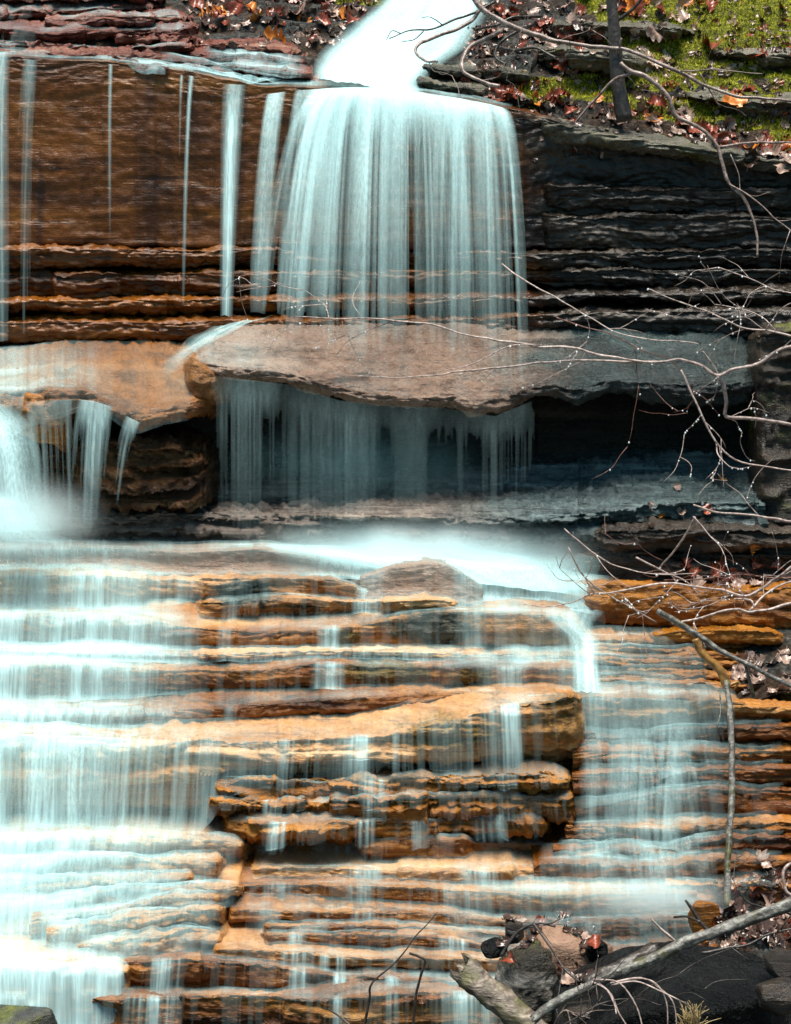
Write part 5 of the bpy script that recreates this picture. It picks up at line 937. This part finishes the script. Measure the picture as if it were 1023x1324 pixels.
for k in range(60):
    x0 = r.uniform(885, 905); y0 = r.uniform(1318, 1340); h = r.uniform(8, 32); dx = r.normal() * 12
    v, f, _ = pxtube([(x0, y0), (x0 + dx * 0.4, y0 - h * 0.6), (x0 + dx, y0 - h)], 0.9, 0.3, -4.75, -4.75 + r.uniform(-0.05, 0.05), seg=4, sub=3); geos.append((v, f))
v, f = merge(geos); tag(mesh_obj('dry_grass', v, f, M_straw), 'small golden tuft of dry grass at the black boulder foot', 'grass tuft', kind='stuff')

# ================================================================== LEAVES
def leaf_mesh(name, seed, mat, lobes=5, curl=0.5, width=0.42):
    r = np.random.default_rng(seed); n = 26
    s = np.linspace(0, 1, n); wdt = width * np.sin(np.pi * s ** 0.8) ** 0.7 * (1 + 0.24 * np.sin(s * lobes * 2 * np.pi - 0.6)) * (0.6 + 0.55 * s ** 0.5); wdt[0] = wdt[-1] = 0.015
    wdt = np.maximum(wdt, 0.015); rows = np.linspace(-1, 1, 7); V = []
    ph = r.uniform(0, 6.28, 3)
    for i in range(n):
        for q in rows:
            x = s[i] - 0.5; y = q * wdt[i]
            z = curl * (y * y * 1.6) + 0.22 * curl * math.sin(3.0 * x + ph[0]) + 0.09 * math.sin(9 * y + 7 * x + ph[1]) + curl * 0.5 * x * x - 0.05 * math.cos(y * 20) * 0.3
            V.append((x, y, z))
    F = grid_faces(n, 7); V = np.array(V)
    st, sf, _ = tube_geo([(-0.5, 0, V[3, 2]), (-0.62, 0.02, V[3, 2] + 0.03), (-0.74, 0.0, V[3, 2] + 0.08)], [0.012, 0.010, 0.010], seg=4, sub=2)
    VV = np.vstack([V, st]); FF = [list(map(int, a)) for a in F] + [[q + len(V) for q in a] for a in sf]
    me = bpy.data.meshes.new(name); me.from_pydata([tuple(a) for a in VV], [], FF); me.polygons.foreach_set('use_smooth', [True] * len(me.polygons)); me.materials.append(mat); me.update(); return me
LEAF = {k: [leaf_mesh('fallen_leaf', 100 + 7 * i + j, m, 4 + (j % 3), c) for j, c in enumerate((0.3, 0.6, 0.9, 1.3))] for i, (k, m) in enumerate((('red', M_leafred), ('pale', M_leafpale), ('orange', M_leaforange), ('dark', M_leafdark)))}
leaf_count = 0
def leaf(px, py, kind, size, group, label, r, lift=0.012, bvh=None, tiltmax=0.9):
    global leaf_count
    h = hit(px, py) if bvh is None else None
    if h is None: return
    l, n, _ = h
    o = bpy.data.objects.new('fallen_leaf', LEAF[kind][r.integers(0, 4)]); COL.objects.link(o)
    z = (n * 0.7 + Vector((r.normal() * tiltmax * 0.4, -0.35 + r.normal() * 0.3, 0.5 + r.normal() * 0.3))).normalized()
    q = z.to_track_quat('Z', 'Y'); o.rotation_mode = 'QUATERNION'
    from mathutils import Quaternion
    o.rotation_quaternion = q @ Quaternion((0, 0, 1), r.uniform(0, 6.28)); o.location = l + n * lift; size *= 1.2; o.scale = (size, size * r.uniform(0.8, 1.1), size)
    tag(o, label, 'leaf', group); leaf_count += 1
r = np.random.default_rng(77)
def scatter(n, f, kinds, size, group, labels, **k):
    for _ in range(n):
        x, y = f(); kd = kinds[r.integers(0, len(kinds))]; leaf(x, y, kd, r.uniform(*size), group, labels[kd], r, **k)
g1 = 'fallen leaves along the right bank'
lab1 = {'red': 'curled red brown fallen leaf on the bank beside the sapling', 'pale': 'pale pinkish fallen leaf on the bank beside the sapling', 'orange': 'orange fallen leaf on the bank beside the sapling', 'dark': 'dark soaked fallen leaf on the bank beside the sapling'}
def along(pts, spread):
    def f():
        i = r.integers(0, len(pts) - 1); u = r.uniform(); return (pts[i][0] + (pts[i + 1][0] - pts[i][0]) * u + r.normal() * 6, pts[i][1] + (pts[i + 1][1] - pts[i][1]) * u + r.normal() * spread)
    return f
scatter(64, along([(640, 118), (700, 128), (760, 140), (830, 150), (880, 158), (930, 172), (980, 188), (1030, 200)], 9), ['red', 'pale', 'pale', 'red', 'dark', 'red', 'pale', 'dark', 'red', 'orange'], (0.07, 0.12), g1, lab1)
scatter(28, along([(620, 20), (680, 30), (720, 52), (760, 50)], 14), ['red', 'pale', 'pale', 'dark', 'red'], (0.07, 0.12), g1, lab1)
scatter(22, along([(690, 8), (780, 6), (860, 6), (960, 2)], 8), ['red', 'pale', 'pale', 'orange'], (0.07, 0.13), g1, lab1)
for x, y, kd in ((912, 66, 'red'), (978, 72, 'red'), (925, 72, 'dark'), (776, 62, 'pale'), (845, 82, 'pale'), (880, 20, 'pale'), (835, 90, 'pale'), (960, 120, 'red'), (950, 130, 'orange'), (690, 80, 'pale'), (850, 40, 'pale')):
    leaf(x, y, kd, r.uniform(0.11, 0.15), g1, lab1[kd], r)
g2 = 'fallen leaves behind the red outcrop'
lab2 = {'red': 'reddish fallen leaf on the bank behind the layered outcrop', 'pale': 'pale fallen leaf on the bank behind the layered outcrop', 'orange': 'bright orange fallen leaf on the bank behind the layered outcrop', 'dark': 'dark fallen leaf on the bank behind the layered outcrop'}
scatter(44, lambda: (r.uniform(250, 475), r.uniform(-5, 34) + 6 * r.normal()), ['red', 'pale', 'pale', 'dark', 'red', 'dark', 'orange', 'dark'], (0.07, 0.12), g2, lab2)
leaf(290, 18, 'orange', 0.16, g2, lab2['orange'], r); leaf(272, 20, 'orange', 0.14, g2, lab2['orange'], r); leaf(355, 50, 'orange', 0.13, g2, lab2['orange'], r)
g3 = 'wet leaves in the lower heap'
lab3 = {'red': 'reddish wet leaf in the heap around the logs', 'pale': 'pale shiny leaf in the heap around the logs', 'orange': 'orange wet leaf in the heap around the logs', 'dark': 'black soaked leaf in the heap around the logs'}
scatter(30, along([(650, 1210), (690, 1195), (740, 1200), (780, 1225)], 14), ['dark', 'dark', 'dark', 'pale', 'dark', 'dark', 'red'], (0.04, 0.075), g3, lab3)
scatter(34, lambda: (r.uniform(945, 1028), r.uniform(1125, 1215)), ['pale', 'dark', 'dark', 'dark'], (0.05, 0.10), g3, lab3)
scatter(6, along([(690, 1250), (740, 1262), (760, 1266)], 8), ['dark', 'red', 'pale'], (0.05, 0.09), g3, lab3)
for x, y, s_ in ((1000, 1160, 0.17), (985, 1112, 0.10), (1010, 1185, 0.15)): leaf(x, y, 'pale', s_, g3, lab3['pale'], r)
g4 = 'leaves lodged on the orange ledge side'
lab4 = {'red': 'red brown leaf lodged near the mossy grey stick', 'pale': 'pale silvery leaf lodged near the mossy grey stick', 'orange': 'orange leaf lodged near the mossy grey stick', 'dark': 'dark wet leaf lodged near the mossy grey stick'}
scatter(26, lambda: (r.uniform(945, 1023), r.uniform(846, 905)), ['pale', 'dark', 'dark', 'pale'], (0.05, 0.10), g4, lab4)
scatter(26, lambda: (r.uniform(850, 1023), r.uniform(728, 762)), ['red', 'dark', 'dark', 'pale', 'red'], (0.05, 0.09), g4, lab4)
scatter(8, lambda: (r.uniform(830, 1000), r.uniform(608, 720)), ['pale', 'dark', 'orange', 'red'], (0.04, 0.07), g4, lab4)

# decaying litter matted over the bank: past counting
lv, lf_, off_ = [], [], 0
base_me = [np.array([v.co[:] for v in LEAF['dark'][k].vertices]) for k in range(4)]; base_f = [[list(p.vertices) for p in LEAF['dark'][k].polygons] for k in range(4)]
litter = {k: ([], []) for k in ('pale', 'red', 'dark')}
from mathutils import Matrix
cnt = {k: 0 for k in litter}
for n_ in range(900):
    if n_ < 620: x, y = r.uniform(600, 1040), r.uniform(-8, 205)
    elif n_ < 760: x, y = r.uniform(235, 500), r.uniform(-8, 60)
    else:
        x = r.uniform(925, 1035); y = r.uniform(1135, 1228) - (x - 925) * 0.1
    kd = ('pale', 'pale', 'red', 'dark', 'dark')[r.integers(0, 5)]
    h = hit(x, y)
    if h is None or h[2] > 16 or (n_ < 620 and h[0].y < 0.0): continue
    z = (h[1] + Vector((r.normal() * 0.35, -0.2 + r.normal() * 0.35, 0.2))).normalized()
    m_ = z.to_track_quat('Z', 'Y').to_matrix() @ Matrix.Rotation(r.uniform(0, 6.28), 3, 'Z'); k = r.integers(0, 4); sz = r.uniform(0.035, 0.085)
    v_ = base_me[k] @ np.array(m_).T * sz + np.array(h[0]) + np.array(h[1]) * 0.006
    litter[kd][0].append(v_); litter[kd][1].append([[q + cnt[kd] for q in f] for f in base_f[k]]); cnt[kd] += len(v_)
for kd, mt in (('pale', M_leafpale), ('red', M_leafred), ('dark', M_leafdark)):
    tag(mesh_obj('leaf_litter', np.vstack(litter[kd][0]), [f for a in litter[kd][1] for f in a], mt), {'pale': 'pale', 'red': 'reddish', 'dark': 'dark'}[kd] + ' small leaf litter matted over the bank and heap', 'leaf litter', kind='stuff')

# moss blades on the bank
sel = np.argwhere((mossv > 0.5) & (bpx[:, None] > 230) & (bpx[:, None] < 1120) & (bY[None] < 2.0))
sel = sel[r.integers(0, len(sel), 26000)]
c = BV[sel[:, 0], sel[:, 1]] + r.normal(size=(len(sel), 3)) * np.array([0.01, 0.01, 0.0])
clump = fbm(c * 9, 2, 500)
hgt = (0.012 + 0.035 * np.clip(clump + 0.45, 0, 1) * r.uniform(0.4, 1.0, len(sel)))
d = r.normal(size=(len(sel), 3)) * 0.55; d[:, 2] = 1.0; d[:, 1] -= 0.4; d /= np.linalg.norm(d, axis=1)[:, None]
sd_ = np.cross(d, r.normal(size=(len(sel), 3))); sd_ /= np.linalg.norm(sd_, axis=1)[:, None]
a = c - sd_ * 0.004; b = c + sd_ * 0.004; e = c + d * hgt[:, None]
V = np.stack([a, b, e], 1).reshape(-1, 3); F = np.arange(len(V)).reshape(-1, 3)
tag(mesh_obj('moss', V, F, M_moss, smooth=False), 'bright green moss cushions over the bank', 'moss', kind='stuff')

# stream bed below the picture
gx = np.linspace(-14, 14, 60); gy = np.linspace(-30, -3.0, 60); GX, GY = np.meshgrid(gx, gy, indexing='ij')
GZ = -0.42 - 0.06 * np.clip(-GY - 4, 0, 30) + 0.15 * fbm(np.stack([GX * 0.8, GY * 0.8, GX * 0], -1), 4, 600)
sv = np.stack([GX, GY, GZ], -1).reshape(-1, 3)
tag(mesh_obj('ground', sv, grid_faces(60, 60), M_bank, dens=np.zeros(len(sv))), kind='structure')

# drifting spray over the falling water, tinted haze in the recess
bm = bmesh.new(); bmesh.ops.create_icosphere(bm, subdivisions=4, radius=1.0)
V = np.array([v.co[:] for v in bm.verts]); F = np.array([[q.index for q in f.verts] for f in bm.faces]); bm.free()
def spray(px, py, Y, size, dens, label, col=(0.86, 0.985, 1.0)):
    cen = P(px, py, Y); t = NT('spray and tinted haze')
    tc = t.n('ShaderNodeTexCoord'); mp_ = t.n('ShaderNodeMapping'); mp_.inputs['Scale'].default_value = tuple(1 / q for q in size); t.l(tc.outputs['Object'], mp_.inputs[0])
    ln = t.n('ShaderNodeVectorMath', operation='LENGTH'); t.l(mp_.outputs[0], ln.inputs[0])
    fo = t.rng(ln.outputs['Value'], 1.0, 0.0); fo = t.math('MULTIPLY', t.math('POWER', fo, 1.6), t.rng(t.noise(2.2, 2, 0.5), 0.3, 0.7, 0.5, 1.5))
    pv = t.n('ShaderNodeVolumePrincipled'); pv.inputs['Color'].default_value = (*col, 1); pv.inputs['Anisotropy'].default_value = 0.1
    t.l(t.math('MULTIPLY', fo, dens), pv.inputs['Density']); t.l(pv.outputs[0], t.out.inputs['Volume'])
    o = mesh_obj('mist', V * np.array(size) + cen, F, t.m, origin=cen); tag(o, label, 'mist', kind='stuff')
spray(540, 716, -0.85, (1.5, 0.42, 0.28), 11.0, 'soft white spray hanging over the pool')
spray(30, 672, -1.3, (0.6, 0.35, 0.34), 4.0, 'white spray around the rounded gush at the picture edge')
spray(470, 600, -0.62, (1.2, 0.2, 0.42), 1.3, 'added thin spray tinted teal like the shade behind the dripping veil', (0.45, 0.88, 0.95))  # added haze: the teal of the recess shade is put into its colour
spray(840, 1160, -2.85, (0.6, 0.25, 0.16), 5.0, 'spray at the foot of the thin veiled cascade')
print('leaves', leaf_count)
